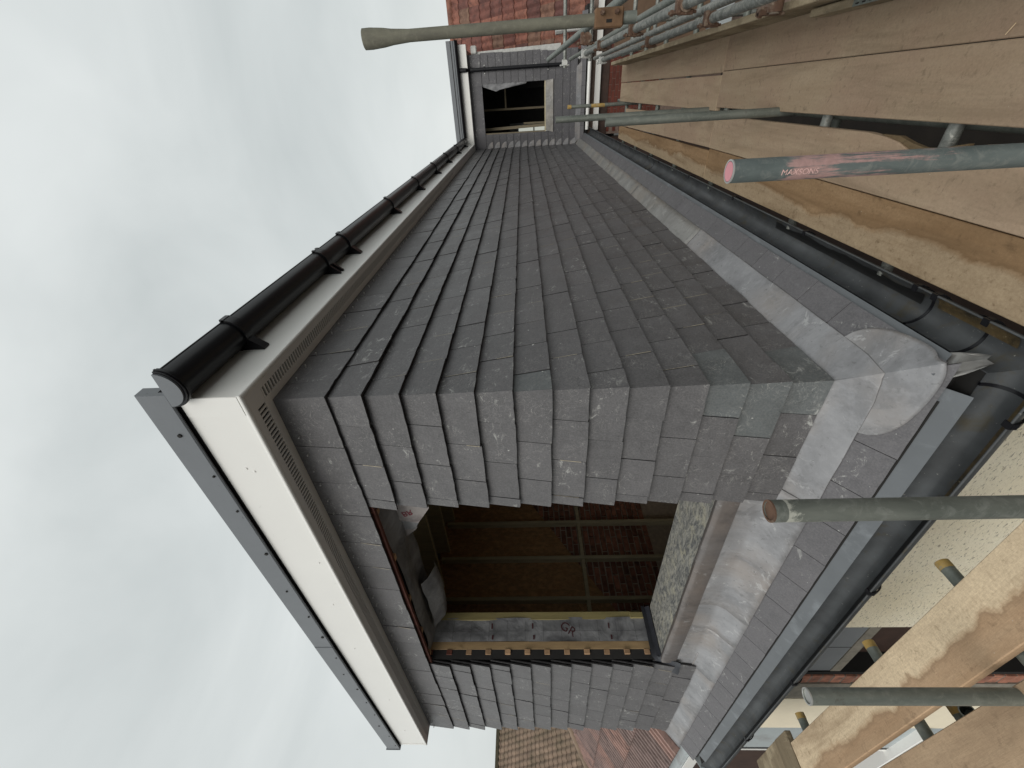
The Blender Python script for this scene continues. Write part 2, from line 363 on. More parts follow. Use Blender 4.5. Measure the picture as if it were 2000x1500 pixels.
def place(o, origin, parent=None):
    ORG[o.name] = Vector(origin)
    if parent is not None:
        o.parent = parent; o.location = Vector(origin) - ORG[parent.name]
    else: o.location = origin
def tag(o, label=None, cat=None, group=None, kind=None):
    if label: o['label'] = label
    if cat: o['category'] = cat
    if group: o['group'] = group
    if kind: o['kind'] = kind
    return o
def thing(name, loc, label, cat, group=None):
    o = bpy.data.objects.new(name, None); COL.objects.link(o); o.empty_display_size = .1
    place(o, loc); return tag(o, label, cat, group)
def text(name, s, size, mat, parent, M4, label=None, depth=.0004):
    cu = bpy.data.curves.new(name, 'FONT'); cu.body = s; cu.size = size; cu.extrude = depth; cu.align_x = 'CENTER'; cu.align_y = 'CENTER'
    tmp = bpy.data.objects.new('tmp_text', cu); COL.objects.link(tmp)
    dg = bpy.context.evaluated_depsgraph_get(); me = bpy.data.meshes.new_from_object(tmp.evaluated_get(dg))
    bpy.data.objects.remove(tmp); me.transform(M4)
    mb = MB(); mb.v = [tuple(v.co) for v in me.vertices]; mb.f = [tuple(p.vertices) for p in me.polygons]
    return build(name, mb, mat, parent)

R = random.uniform
G = .164          # slate gauge
L = 10.0          # where the side wall meets the far wing
YE = 4.195        # left end of the front wall
WY0, WY1, WZ0, WZ1 = .71, 2.70, .27, 2.12   # front opening

FX = {
 'S': lambda u, z, o: (u, -o, z),
 'F': lambda u, z, o: (-o, u, z),
 'W': lambda u, z, o: (L - o, -u, z),
}
def slate_mb(face, u0, u1, zb, zt, m0=0, m1=0, ob=.032, ot=.004, th=.012, rough=.0015, mb=None, jit=True):
    """one slate; u0/u1 sides, m0/m1 = mitre slope added at the sides as a share of the offset"""
    T = FX[face]; mb = mb or MB()
    t = R(-.0018, .0018) if jit else 0; ob += R(-.003, .003) if jit else 0
    n = 6; pts_o, pts_i = [], []
    for k in range(n + 1):
        f = k / n; dz = R(-rough, rough) if 0 < k < n else R(0, rough * 1.5)
        u = u0 + (u1 - u0) * f
        pts_o.append((u, zb + dz + t * (2 * f - 1), ob)); pts_i.append((u, zb + dz * .4 + t * (2 * f - 1), ob - th))
    top_o = [(u1, zt, ot + .002), (u0, zt, ot + .002)]; top_i = [(u1, zt, ot - .004), (u0, zt, ot - .004)]
    def mit(p):
        u, z, o = p
        if u <= u0 + 1e-6: u += m0 * o
        if u >= u1 - 1e-6: u += m1 * o
        return T(u, z, o)
    lo = [mit(p) for p in pts_o + top_o]; li = [mit(p) for p in pts_i + top_i]; k = len(lo)
    mb.add(lo + li, [tuple(range(k)), tuple(range(2 * k - 1, k - 1, -1))] + [(i, k + i, k + (i + 1) % k, (i + 1) % k) for i in range(k)])
    return mb

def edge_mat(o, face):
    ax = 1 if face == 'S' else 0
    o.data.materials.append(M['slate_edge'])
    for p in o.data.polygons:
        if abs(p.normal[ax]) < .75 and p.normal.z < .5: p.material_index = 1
camP = Vector((-1.4576, -1.0682, 1.2362))
# ------------------------------------------------------------------ ground
mb = MB(); mb.box((-60, -60, -5.6), (90, 90, -5.5)); build('ground', mb, 'ground', kind='structure', origin=(0, 0, -5.5))

# ================================================================== DORMER
dormer = thing('dormer', (0, 0, 0), 'slate-hung flat-roofed loft extension with an unglazed window opening, nearest in view', 'building')
TOPZ = 2.385
# wall cores
mb = MB(); mb.box((.014, .014, -.6), (L, .14, 2.6)); build('side_wall', mb, 'sheath', dormer)
mb = MB(); mb.box((.014, .142, -.6), (.10, WY0, 2.6)); mb.box((.014, WY1 + .002, -.6), (.10, YE - .03, 2.6))
mb.box((.014, WY0, -.6), (.10, WY1, WZ0 - .012)); mb.box((.014, WY0, WZ1 + .03), (.10, WY1, 2.6)); build('front_wall', mb, 'sheath', dormer)
# inside: end (party) wall in brick with stud frame, back wall, floor, ceiling
mb = MB(); mb.box((.10, 4.09, -1.2), (5.2, 4.2, 2.6)); build('party_wall', mb, 'mortar', dormer); pw = bpy.data.objects['party_wall']
def roofline(x): return .335 + (x - 1.11) * .62
z = -.35; row = 0
while z < 1.5:
    x = .05 - (.11 if row % 2 else 0)
    while x < 3.6:
        w = .215
        if z + .04 < roofline(x + w / 2) + .06 and (x > -.1):
            mb = MB(); mb.box((x + R(0, .004), 4.075 + R(-.006, .008), z + R(0, .004)), (x + w - .004, 4.095, z + .063)); build('brick', mb, 'brick_old', pw, bevel=.003)
        x += .227
    z += .077; row += 1
mb = MB(); mb.prism([(.45, 4.045, roofline(.45)), (3.9, 4.045, roofline(3.9)), (3.9, 4.045, 2.55), (.12, 4.045, 2.55), (.12, 4.045, roofline(.12))], (0, .012, 0)); build('osb_panel', mb, 'osb', dormer)
for xs in (.60, 1.16, 1.70, 2.25, 2.80, 3.35):
    mb = MB(); mb.box((xs - .022, 3.95, -1.0), (xs + .022, 4.04, 2.5)); build('stud', mb, 'timber_dark', dormer, bevel=.002)
xs = [.60, 1.16, 1.70, 2.25, 2.80, 3.35]
for i in range(5):
    mb = MB(); mb.box((xs[i] + .024, 3.965, .60 + (i % 2) * .0), (xs[i + 1] - .024, 4.035, .645)); build('noggin', mb, 'timber_dark', dormer)
mb = MB(); mb.box((5.0, .15, -1.2), (5.1, 4.08, 2.6)); mb.box((.102, .15, -1.0), (5.0, 4.08, -.95)); build('inner_lining', mb, 'plaster', dormer)
for k in range(9):
    x = .35 + k * .5
    mb = MB(); mb.box((x, .15, 2.42), (x + .047, 4.07, 2.6)); build('joist', mb, 'timber_dark', dormer)
mb = MB(); mb.box((-.150, -.13, 2.60), (L + .5, YE - .06, 2.68)); build('flat_roof', mb, 'roof_grey', dormer)
# left jamb, seen edge-on in the opening
mb = MB(); mb.box((.085, WY1, WZ0 + .05), (.145, WY1 + .09, 2.2)); build('jamb_timber', mb, 'timber', dormer, bevel=.002)
mb = MB(); mb.box((.318, WY1 - .002, WZ0 + .07), (.386, WY1 + .09, 2.25)); build('jamb_timber', mb, 'timber_green', dormer, bevel=.003)
mb = MB(); mb.box((.322, WY1 - .022, WZ0 + .04), (.37, WY1 - .004, .44)); build('jamb_block', mb, 'timber_green', dormer, bevel=.002)
# membrane between the two timbers: rippled sheet
mb = MB(); nx, nz = 8, 60; vs = []
for i in range(nx + 1):
    for j in range(nz + 1):
        x = .143 + (.335 - .143) * i / nx; z = WZ0 + .04 + (2.14 - WZ0) * j / nz
        if i == nx: x += noise.noise(Vector((0, 0, z * 5))) * .012
        y = WY1 + .004 + noise.noise(Vector((x * 9, 3, z * 3.1))) * .012 - .006
        vs.append((x, y, z))
mb.add(vs, [(i * (nz + 1) + j, (i + 1) * (nz + 1) + j, (i + 1) * (nz + 1) + j + 1, i * (nz + 1) + j + 1) for i in range(nx) for j in range(nz)])
mem = build('membrane', mb, 'membrane', dormer, smooth=True)
mb = MB()
for k in range(11): mb.box((.145, WY1 - .0125, .42 + k * .155), (.31, WY1 - .0115, .4215 + k * .155))
for a, b in ((.36, .62), (.70, 1.22), (1.30, 1.66), (1.72, 2.1)): mb.box((.222, WY1 - .0125, a), (.2235, WY1 - .0115, b))
build('printed_line', mb, 'ink_grey', mem)
T4 = Matrix(((0.6, -.8, 0, .26), (0, 0, 1, WY1 - .013), (.8, .6, 0, .965), (0, 0, 0, 1)))
T4 = Matrix(((-.55, .83, 0, .235), (0, 0, -1, WY1 - .013), (-.83, -.55, 0, .985), (0, 0, 0, 1)))
text('printed_letters', 'GR', .105, M['ink'], mem, T4)
mb = MB()
for zc in (.62, 1.27, 1.62): mb.box((.155, WY1 - .013, zc), (.19, WY1 - .012, zc + .014)); mb.box((.24, WY1 - .013, zc + .01), (.285, WY1 - .012, zc + .022))
build('printed_dash', mb, 'ink', mem)
# battens: ends show in the dark slot behind the slates
for k in range(13):
    z = .335 + k * .1625
    red = k >= 10
    mb = MB(); y1 = YE - .1
    mb.box((.045, WY1 - R(.0, .012), z), (.083, y1, z + .046)); build('batten', mb, 'batten_red' if red else 'batten_tan', dormer, bevel=.002)
# dark wrap at the foot of the jamb
mb = MB(); prof = [(.40, WY1 - .03), (.30, WY1 - .034), (.2, WY1 - .028), (.1, WY1 - .036), (.0, WY1 - .04), (-.03, WY1 - .03)]
vs = []
for i, (x, y) in enumerate(prof):
    for j, z in enumerate((WZ0 + .002, WZ0 + .03, WZ0 + .066 + R(-.004, .004))):
        vs.append((x + .01 * j, y + R(-.004, .004) - (.035 if j == 0 else 0), z - (.02 if i == 5 else 0)))
mb.add(vs, [(i * 3 + j, (i + 1) * 3 + j, (i + 1) * 3 + j + 1, i * 3 + j + 1) for i in range(5) for j in range(2)])
build('corner_wrap', mb, 'lead_black', dormer, smooth=True)
mb = MB(); vs = []
for i in range(7):
    for j in range(5):
        a = i / 6; b = j / 4
        vs.append((.005 - .05 * a - .02 * b + R(-.004, .004), WY1 - .06 + .16 * b, WZ0 + .03 - .17 * a + R(-.006, .006)))
mb.add(vs, [(i * 5 + j, (i + 1) * 5 + j, (i + 1) * 5 + j + 1, i * 5 + j + 1) for i in range(6) for j in range(4)])
build('corner_wrap', mb, 'lead_black', dormer, smooth=True)
# head of the opening: batten strip, blocks, hanging membrane, printed flap
mb = MB(); mb.box((-.012, WY0 - .1, WZ1 - .002), (.012, WY1 + .02, WZ1 + .022)); build('head_batten', mb, 'batten_red', dormer)
for y in (.80, 1.26, 1.75, 2.22, 2.60):
    mb = MB(); mb.box((.014, y, WZ1 + .002), (.05, y + .045, WZ1 + .05)); build('head_block', mb, 'batten_tan', dormer, bevel=.002)
mb = MB(); nx, ny = 14, 30; vs = []
for i in range(nx + 1):
    for j in range(ny + 1):
        x = .052 + .33 * i / nx; y = WY0 - .05 + 2.1 * j / ny
        vs.append((x, y, WZ1 + .02 - .02 * math.sin(i / nx * 3) + noise.noise(Vector((x * 6, y * 2.4, 1))) * .035))
mb.add(vs, [(i * (ny + 1) + j, (i + 1) * (ny + 1) + j, (i + 1) * (ny + 1) + j + 1, i * (ny + 1) + j + 1) for i in range(nx) for j in range(ny)])
build('head_membrane', mb, 'membrane', dormer, smooth=True)
# folded membrane tongue hanging inside near the left
mb = MB(); vs = []
for i in range(5):
    for j in range(7):
        vs.append((.20 + .05 * i, 1.9 + .11 * j, 2.10 - .10 * math.sin(i / 4 * 2.2) * (1 - .3 * abs(j - 3) / 3) + R(-.008, .008)))
mb.add(vs, [(i * 7 + j, (i + 1) * 7 + j, (i + 1) * 7 + j + 1, i * 7 + j + 1) for i in range(4) for j in range(6)])
build('head_membrane', mb, 'membrane', dormer, smooth=True)
flap_pts = [(.2, 1.066, 2.206), (.2, .93, 2.10), (.2, .96, 1.90), (.2, 1.155, 1.992)]
mb = MB(); mb.add([(.2, 1.10, 2.215), (.19, .95, 2.12), (.2, .90, 1.91), (.21, 1.03, 1.90), (.2, 1.165, 1.99)], [(0, 1, 2, 3, 4)])
fl = build('printed_flap', mb, 'flap', dormer)
mb = MB(); mb.add([(.2, 1.165, 1.99), (.22, 1.25, 2.03), (.25, 1.30, 2.12), (.21, 1.10, 2.2), (.24, 1.2, 2.16)], [(0, 1, 4, 3), (1, 2, 4)]); build('flap_fold', mb, 'membrane', fl)
mb = MB(); mb.add([(.24, 1.26, 2.02), (.26, 1.32, 2.05), (.28, 1.42, 2.14), (.25, 1.28, 2.15)], [(0, 1, 2, 3)]); build('flap_fold', mb, 'flap', fl)
Tf = Matrix(((0, 0, -1, .193), (-.35, .94, 0, 1.055), (-.94, -.35, 0, 2.04), (0, 0, 0, 1)))
text('flap_letters', 'BR', .065, M['ink_red'], fl, Tf)

# sill board, lead roll under it
mb = MB(); vs = []; ny = 40
lo = []
mb.prism([(-.004, WY0 - .03, .268), (.395, WY0 - .03, .262), (.395, WY1 - .0, .262), (-.004, WY1 - .012, .268)], (0, 0, -.03))
build('sill_board', mb, 'sill_board', dormer, bevel=.002)
mb = MB(); profs = []
for j in range(61):
    y = WY0 - .012 + (WY1 - .02 - WY0) * j / 60
    w = noise.noise(Vector((0, y * 2.2, 5))) * .006
    pr = [(.012, .272), (.0, .277 + w), (-.016, .276 + w), (-.027, .266 + w), (-.031, .245), (-.029 + w * .5, .2), (-.027 + w, .165), (-.022 + w, .158)]
    profs.append([(x + noise.noise(Vector((z * 8, y * 5, 2))) * .002, y, z) for x, z in pr])
mb.sweep(profs, closed=False); build('sill_lead', mb, 'lead_dark', dormer, smooth=True)

# ---- slates: side wall, front wall (nearest 300 are parts, the rest one joined part)
slates = []
def row_joints(start, end, first, w=.2535):
    js = [start]; u = first
    while u < end - .06:
        js.append(u + R(-.004, .004)); u += w + R(-.004, .004)
    js.append(end); return js
for i in range(-1, 14):
    zb = (13 - i) * G
    if i == -1: continue
    top = 2.46 if i == 0 else zb + .325
    wav = lambda u: noise.noise(Vector((u * .8, i * 3.1, 0))) * .005 + R(-.0022, .0022)
    odd = i % 2
    js = row_joints(0, L - .005, .232 if odd else .105)
    for k in range(len(js) - 1):
        a, b = js[k] + (.0014 if k else 0), js[k + 1] - R(.0012, .0024)
        green = (k == 0 and i in (6, 11, 13))
        slates.append(('S', a, b, zb + wav(a), top, -1 if k == 0 else 0, 0, green, i, (i == 0)))
    # front wall
    js = row_joints(0, YE, .14 if odd else .265)
    for k in range(len(js) - 1):
        a, b = js[k] + (.0014 if k else 0), js[k + 1] - R(.0012, .0024)
        if i > 0:
            if a >= WY0 - .02 and b <= WY1 + .02: continue
            if a < WY0 < b: b = WY0 + R(-.006, .006)
            elif a < WY1 < b: a = WY1 + R(-.003, .003)
            if b - a < .04: continue
            if a >= WY0 - .01 and b <= WY1 + .01: continue
        green = (k == 0 and i in (11, 12, 13))
        slates.append(('F', a, b, zb + wav(-a), top, -1 if k == 0 else 0, 0, green, i, (i == 0)))
def size_of(s):
    p = Vector(FX[s[0]]((s[1] + s[2]) / 2, s[3] + .08, 0)); d = p - camP
    n = Vector((0, -1, 0)) if s[0] == 'S' else Vector((-1, 0, 0))
    return (s[2] - s[1]) * abs(d.dot(n)) / d.length ** 3
slates.sort(key=size_of, reverse=True)
rest = {'S': MB(), 'F': MB()}
for idx, s in enumerate(slates):
    face, a, b, zb, zt, m0, m1, green, i, first = s
    ob, ot = (.040, .006) if first else (.048, -.006)
    if idx < 300:
        mb = slate_mb(face, a, b, zb, zt, m0, m1, ob, ot)
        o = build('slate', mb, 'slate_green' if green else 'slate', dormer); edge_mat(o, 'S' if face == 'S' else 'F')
    else: slate_mb(face, a, b, zb, zt, m0, m1, ob, ot, mb=rest[face])
for fc in 'SF':
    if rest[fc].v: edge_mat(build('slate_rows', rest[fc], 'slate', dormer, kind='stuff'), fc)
# chalky saw dust left in some of the upright joints
mb = MB()
for s in slates[:330]:
    face, a, b, zb, zt = s[:5]
    if a < .02 or random.random() > (.34 if face == 'S' else .12): continue
    T = FX[face]; z0 = zb + R(.0, .03); z1 = min(zb + G - .004, z0 + R(.06, .15))
    f0 = .048 - (z0 - zb) * .166 + .0014; f1 = .048 - (z1 - zb) * .166 + .0014
    w = R(.0012, .003)
    mb.add([T(a - w, z0, f0), T(a + w, z0, f0), T(a + w * .6, z1, f1), T(a - w, z1, f1)], [(0, 1, 2, 3)])
build('joint_dust', mb, 'chalk', dormer, kind='stuff')
# nails in the first course
mb = MB()
x = .13
while x < 6:
    c = (x, 0, 2.338 + R(-.004, .004)); mb.tube((c[0], -.012, c[2]), (c[0], -.0350, c[2]), .0035, 8); x += R(.108, .122)
y = .2
while y < YE:
    z = 2.335 + R(-.006, .006); mb.tube((-.012, y, z), (-.0350, y, z), .0035, 8); y += R(.10, .13)
build('slate_nail', mb, 'steel', dormer, kind='stuff')
# lead soakers in the inner corner with the wing come with the wing

# ---- fascia, soffit, roof trim
OX, OY = .172, .150     # overhang on the front / side
FE = 4.165              # far end of the front fascia
def Lsweep(prof, xfar, yfar, bx, by, mb=None, closed=True):
    """profile points (offset outward, z) carried along the side wall, round the corner and along the front wall"""
    mb = mb or MB()
    return mb.sweep([[(xfar, -by - o, z) for o, z in prof], [(-bx - o, -by - o, z) for o, z in prof], [(-bx - o, yfar, z) for o, z in prof]], closed)
mb = Lsweep([(0, 2.385), (.0, 2.645), (-.018, 2.645), (-.018, 2.385)], L - .152, FE, OX, OY); fas = build('fascia', mb, 'white_pvc', dormer, bevel=.0)
# rounded nosing
pr = [(.004 + .010 * math.cos(t) - .006, 2.386 + .010 * math.sin(t)) for t in [math.pi * 2 * k / 14 for k in range(14)]]
mb = Lsweep(pr, L - .152, FE, OX, OY); build('fascia_nosing', mb, 'white_pvc', dormer, smooth=True)
mb = MB(); mb.box((-OX - .0025, .0 - OY + .0015, 2.40), (-OX - .001, -.055, 2.642)); build('fascia_corner_cover', mb, 'white_pvc', fas, bevel=.0)
mb = MB(); mb.box((-OX - .0032, FE - .03, 2.395), (.0 - OX + .002, FE + .004, 2.647)); mb.box((-OX + .004, FE - .002, 2.378), (-.015, FE + .003, 2.60)); build('fascia_end_cap', mb, 'white_pvc', dormer, bevel=.001)
# soffit boards with a slotted vent strip (slots cut as recesses between bars)
def soffit(side):
    mb = MB(); z0, z1 = 2.384, 2.392
    if side == 'S':
        mb.prism([(-OX + .018, -OY + .018, z0), (L - .17, -OY + .018, z0), (L - .17, -.102, z0), (-.118, -.102, z0)], (0, 0, z1 - z0))
        mb.prism([(-.062, -.052, z0), (L - .17, -.052, z0), (L - .17, .0, z0), (-.0, .0, z0)], (0, 0, z1 - z0))
    else:
        mb.prism([(-OX + .018, -OY + .018, z0), (-.118, -.102, z0), (-.118, FE - .005, z0), (-OX + .018, FE - .005, z0)], (0, 0, z1 - z0))
        mb.prism([(-.062, -.052, z0), (.0, .0, z0), (.0, FE - .005, z0), (-.062, FE - .005, z0)], (0, 0, z1 - z0))
    s = build('soffit', mb, 'white_pvc_soffit', dormer)
    bars = MB(); u = -.05; end = 6.0 if side == 'S' else FE - .03
    while u < end:
        if side == 'S': bars.box((u, -.102, z0 + .0008), (u + .0100, -.052, z1))
        else: bars.box((-.118, u, z0 + .0008), (-.062, u + .0100, z1))
        u += .0225
    if side == 'S': bars.box((6.0, -.102, z0 + .0008), (L - .17, -.052, z1))
    build('vent_bars', bars, 'white_pvc_soffit', s, kind='stuff')
    dk = MB()
    if side == 'S': dk.box((-.115, -.110, 2.3935), (L - .2, -.045, 2.396))
    else: dk.box((-.125, -.04, 2.397), (-.055, FE - .02, 2.399))
    build('vent_void', dk, 'dark', s)
soffit('S'); soffit('F')
mb = MB(); mb.box((-.1178, -.1018, 2.3845), (-.0520, -.0405, 2.3915)); build('soffit_corner', mb, 'white_pvc_soffit', dormer)
# screws / marks on the front fascia
for y, z in ((.25, 2.53), (.27, 2.50), (1.45, 2.50), (2.05, 2.53), (3.0, 2.5), (3.75, 2.52), (1.0, 2.44)):
    mb = MB(); mb.tube((-OX - .0005, y, z), (-OX - .004, y, z), .007, 10, r2=.004); build('cover_cap', mb, 'white_pvc', fas)
# grey trim along the roof edge over the front, returning a little on the side
tr = MB()
prof = [(0.004, 2.663), (.022, 2.650), (.027, 2.655), (.027, 2.775), (.020, 2.783), (-.03, 2.786), (-.03, 2.70), (.004, 2.70)]
tr.sweep([[(-OX - o, y, z) for o, z in prof] for y in (-.185, 1.98)])
trim = build('roof_edge_trim', tr, 'trim_grey', dormer, bevel=.0)
tr = MB(); tr.sweep([[(-OX - o - .003, y, z - .002) for o, z in prof] for y in (1.965, FE + .035)])
trim2 = build('roof_edge_trim', tr, 'trim_grey', dormer)
mb = MB(); mb.box((-OX - .001, -.15, 2.646), (-.1, FE - .01, 2.70)); build('roof_edge_packer', mb, 'dark', dormer)
mb = MB(); mb.box((-OX - .035, FE + .034, 2.648), (-OX + .03, FE + .042, 2.79)); build('trim_end_cap', mb, 'trim_grey', trim2)
y = .02; k = 0
while y < FE:
    z = 2.672 if (k % 4) else 2.70
    mb = MB(); mb.tube((-OX - .027, y, z), (-OX - .0325, y, z), .006 if k % 3 else .009, 10); build('rivet', mb, 'dark', trim if y < 1.96 else trim2)
    y += R(.24, .40) if y < 2 else .28; k += 1
# ---- upper gutter on the side wall
GR, GZ, GYC = .073, 2.618, -.225
gx0 = -.215
mb = MB()
def half(cy, cz, r, th, n=18, ext=0):
    o = [(cy + r * math.cos(math.pi + math.pi * k / n), cz + r * math.sin(math.pi + math.pi * k / n)) for k in range(n + 1)]
    i = [(cy + (r - th) * math.cos(2 * math.pi - math.pi * k / n), cz + (r - th) * math.sin(2 * math.pi - math.pi * k / n)) for k in range(n + 1)]
    return o + i
def sw(prof, x0, x1): return [[(x, y, z) for y, z in prof] for x in (x0, x1)]
mb.sweep(sw(half(GYC, GZ, GR, .003), gx0, L - .16)); gut = build('gutter', mb, 'black_gutter', dormer, smooth=True)
mb = MB(); mb.tube((gx0, GYC - GR + .002, GZ), (L - .2, GYC - GR + .002, GZ), .005, 10); mb.tube((gx0, GYC + GR - .002, GZ), (L - .2, GYC + GR - .002, GZ), .005, 10); build('gutter_lip', mb, 'black_gutter', gut, smooth=True)
# end cap: D-shaped disc with a raised rim
def dshape(r, n=20): return [(GYC + r * math.cos(math.pi + math.pi * k / n), GZ + .004 + r * math.sin(math.pi + math.pi * k / n)) for k in range(n + 1)]
mb = MB(); mb.prism([(gx0 - .012, y, z) for y, z in dshape(GR + .001)], (.008, 0, 0)); build('end_cap', mb, M['trim_grey'], gut, smooth=True)
mb = MB(); mb.sweep(sw(half(GYC, GZ + .003, GR + .009, .012), gx0 - .004, gx0 + .022)); mb.sweep(sw(half(GYC, GZ + .003, GR + .013, .006), gx0 + .004, gx0 + .012)); build('end_cap_rim', mb, 'black_gutter', gut, smooth=True)
def bracket(x, wide=.050):
    mb = MB(); mb.sweep(sw(half(GYC, GZ, GR + .010, .009), x, x + wide))
    mb.sweep([[(xx, y, z) for y, z in [(-OY - .001, GZ + .01), (-OY - .001, 2.478), (-OY - .010, 2.478), (-.215, 2.548), (-.19, 2.56), (-.165, 2.60)]] for xx in (x + .003, x + wide - .003)])
    mb.box((x, GYC - GR - .012, GZ - .012), (x + wide, GYC - GR + .001, GZ + .008))
    build('bracket', mb, 'black_gutter', gut, smooth=True)
for x in (.20, 1.62, 2.90, 4.15, 5.45, 6.68, 8.06, 9.30): bracket(x)
for x in (1.20,):
    bracket(x, .022); bracket(x + .05, .022)
    mb = MB(); mb.sweep(sw(half(GYC, GZ, GR + .010, .008), x + .018, x + .055)); build('union', mb, 'black_gutter', gut, smooth=True)

# ================================================================== FAR WING
wing = thing('dormer', (L, 0, 0), 'smaller slate-hung wing at the far end of the long wall, with a black downpipe', 'building')
WR = 1.83
OZ0, OZ1, OU0, OU1 = .685, 2.19, .325, 1.30
mb = MB(); mb.box((L + .002, -OU0, -.3), (L + .12, .0, 2.6)); mb.box((L + .002, -WR + .02, -.3), (L + .12, -OU1, 2.6))
mb.box((L + .002, -OU1, -.3), (L + .12, -OU0, OZ0 - .17)); mb.box((L + .002, -OU1, OZ1 + .02), (L + .12, -OU0, 2.6)); build('front_wall', mb, 'sheath', wing)
mb = MB(); mb.box((L + .125, -WR + .02, -.9), (L + 3.6, -WR + .1, 2.6)); mb.box((L + 3.6, -WR, -.9), (L + 3.7, 2, 2.6)); mb.box((L + .125, 2, -.9), (L + 3.6, 2.1, 2.6)); mb.box((L + .125, -WR, -.95), (L + 3.6, 2, -.9)); mb.box((L + .125, -WR, 2.56), (L + 3.6, 2, 2.6))
build('inner_lining', mb, 'sheath', wing)
for i in range(0, 14):
    zb = (13 - i) * G - .02; top = 2.45 if i == 0 else zb + .325; odd = i % 2
    js = row_joints(0, WR + (R(-.02, .02) if i else .0) - .0 * i, .13 if odd else .24)
    for k in range(len(js) - 1):
        a, b = js[k] + .001, js[k + 1] - .001
        if i > 0 and zb < OZ1 - .02 and zb > OZ0 - .25:
            if a < OU0 < b: b = OU0
            elif a < OU1 < b: a = OU1
            if a >= OU0 - .01 and b <= OU1 + .01: continue
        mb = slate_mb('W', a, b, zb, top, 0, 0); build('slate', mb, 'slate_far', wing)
for i in range(1, 14):      # rounded lead soakers at the inner corner
    zb = (13 - i) * G - .02; mb = MB(); pts = []
    for t in range(8):
        a = math.pi / 2 * t / 7; pts.append((L - .040, -.002 - .165 * math.cos(a), zb + .004 + .135 * math.sin(a)))
    pts.append((L - .040, -.002, zb + .004)); mb.prism(pts, (.003, 0, 0)); build('lead_soaker', mb, 'lead', wing)
mb = MB(); mb.prism([(L - .030, -OU1 + .005, OZ0), (L - .030, -OU0 - .02, OZ0), (L - .05, -OU0 + .02, OZ0 - .17), (L - .05, -OU1 - .02, OZ0 - .17)], (.02, 0, 0)); build('sill_lead', mb, 'lead_s', wing, bevel=.002)
mb = MB(); mb.box((L - .01, -OU1, OZ0), (L + .16, -OU0, OZ0 + .02)); build('sill_board', mb, 'timber_dark', wing)
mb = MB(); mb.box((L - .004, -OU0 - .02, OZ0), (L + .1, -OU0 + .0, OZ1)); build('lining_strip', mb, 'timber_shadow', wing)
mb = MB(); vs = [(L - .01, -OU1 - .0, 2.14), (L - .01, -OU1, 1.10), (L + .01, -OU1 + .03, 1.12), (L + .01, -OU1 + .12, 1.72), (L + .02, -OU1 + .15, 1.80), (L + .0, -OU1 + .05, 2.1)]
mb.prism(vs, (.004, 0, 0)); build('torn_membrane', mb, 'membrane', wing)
# inside the wing: stud frame, rail, small far window whose emitting pane replaces daylight
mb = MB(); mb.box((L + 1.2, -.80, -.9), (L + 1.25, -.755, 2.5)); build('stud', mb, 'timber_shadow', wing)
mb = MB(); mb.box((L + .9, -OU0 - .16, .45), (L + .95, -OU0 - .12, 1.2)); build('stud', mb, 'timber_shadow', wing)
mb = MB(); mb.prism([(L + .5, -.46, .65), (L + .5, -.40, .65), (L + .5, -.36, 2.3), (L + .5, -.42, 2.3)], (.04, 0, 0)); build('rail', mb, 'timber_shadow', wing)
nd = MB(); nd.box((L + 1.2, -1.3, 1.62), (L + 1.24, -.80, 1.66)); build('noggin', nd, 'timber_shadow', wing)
mb = MB(); mb.box((L + 3.54, -.35, .30), (L + 3.59, .45, 1.62)); wfr = build('window', mb, 'panel_grey', wing)
_wg = N('daylight_window_glow'); _e = _wg.b; _e.inputs['Emission Color'].default_value = (.75, .78, .70, 1); _e.inputs['Emission Strength'].default_value = .55; M['pane_glow'] = _wg.fin((.3, .3, .28), .3)
mb = MB(); mb.box((L + 3.53, -.28, .40), (L + 3.538, .10, 1.35)); build('pane', mb, 'pane_glow', wfr)
mb = MB(); mb.box((L + 3.51, -.30, .86), (L + 3.535, .12, .90)); mb.box((L + 3.51, .10, .4), (L + 3.535, .14, 1.4)); mb.box((L + 3.51, -.28, .34), (L + 3.535, .14, .41)); build('frame', mb, 'white_pvc', wfr)
# eaves, trim, gutter of the wing
mb = MB(); mb.box((L - .17, -2.0, 2.385), (L - .15, -OY, 2.60)); build('fascia', mb, 'white_pvc', wing, bevel=.003)
mb = MB(); mb.box((L - .15, -2.0, 2.385), (L, 0, 2.395)); build('soffit', mb, 'white_pvc_soffit', wing)
mb = MB(); mb.sweep([[(x, y, z) for x, z in half(L - .235, GZ - .01, .062, .004)] for y in (-2.07, -.29)]); wg = build('gutter', mb, 'black_gutter', wing, smooth=True)
mb = MB(); mb.box((L - .19, -2.07, 2.655), (L - .16, -.1, 2.80)); mb.box((L - .16, -2.07, 2.60), (L + 4, .2, 2.70)); mb.box((L - .175, -2.06, 2.60), (L - .165, -.1, 2.66)); build('roof_edge_trim', mb, 'trim_grey', wing, bevel=.003)
mb = MB(); mb.box((L - .197, -2.068, 2.70), (L - .191, -.1, 2.712)); build('trim_shadow_strip', mb, 'dark', wing)  # dark strip laid on the trim face, painting in a shadow line
for k in range(14):
    y = -.3 - k * .125; mb = MB(); mb.tube((L - .018, y, 2.32), (L - .026, y, 2.32), .004, 6); build('slate_nail', mb, 'steel', wing)
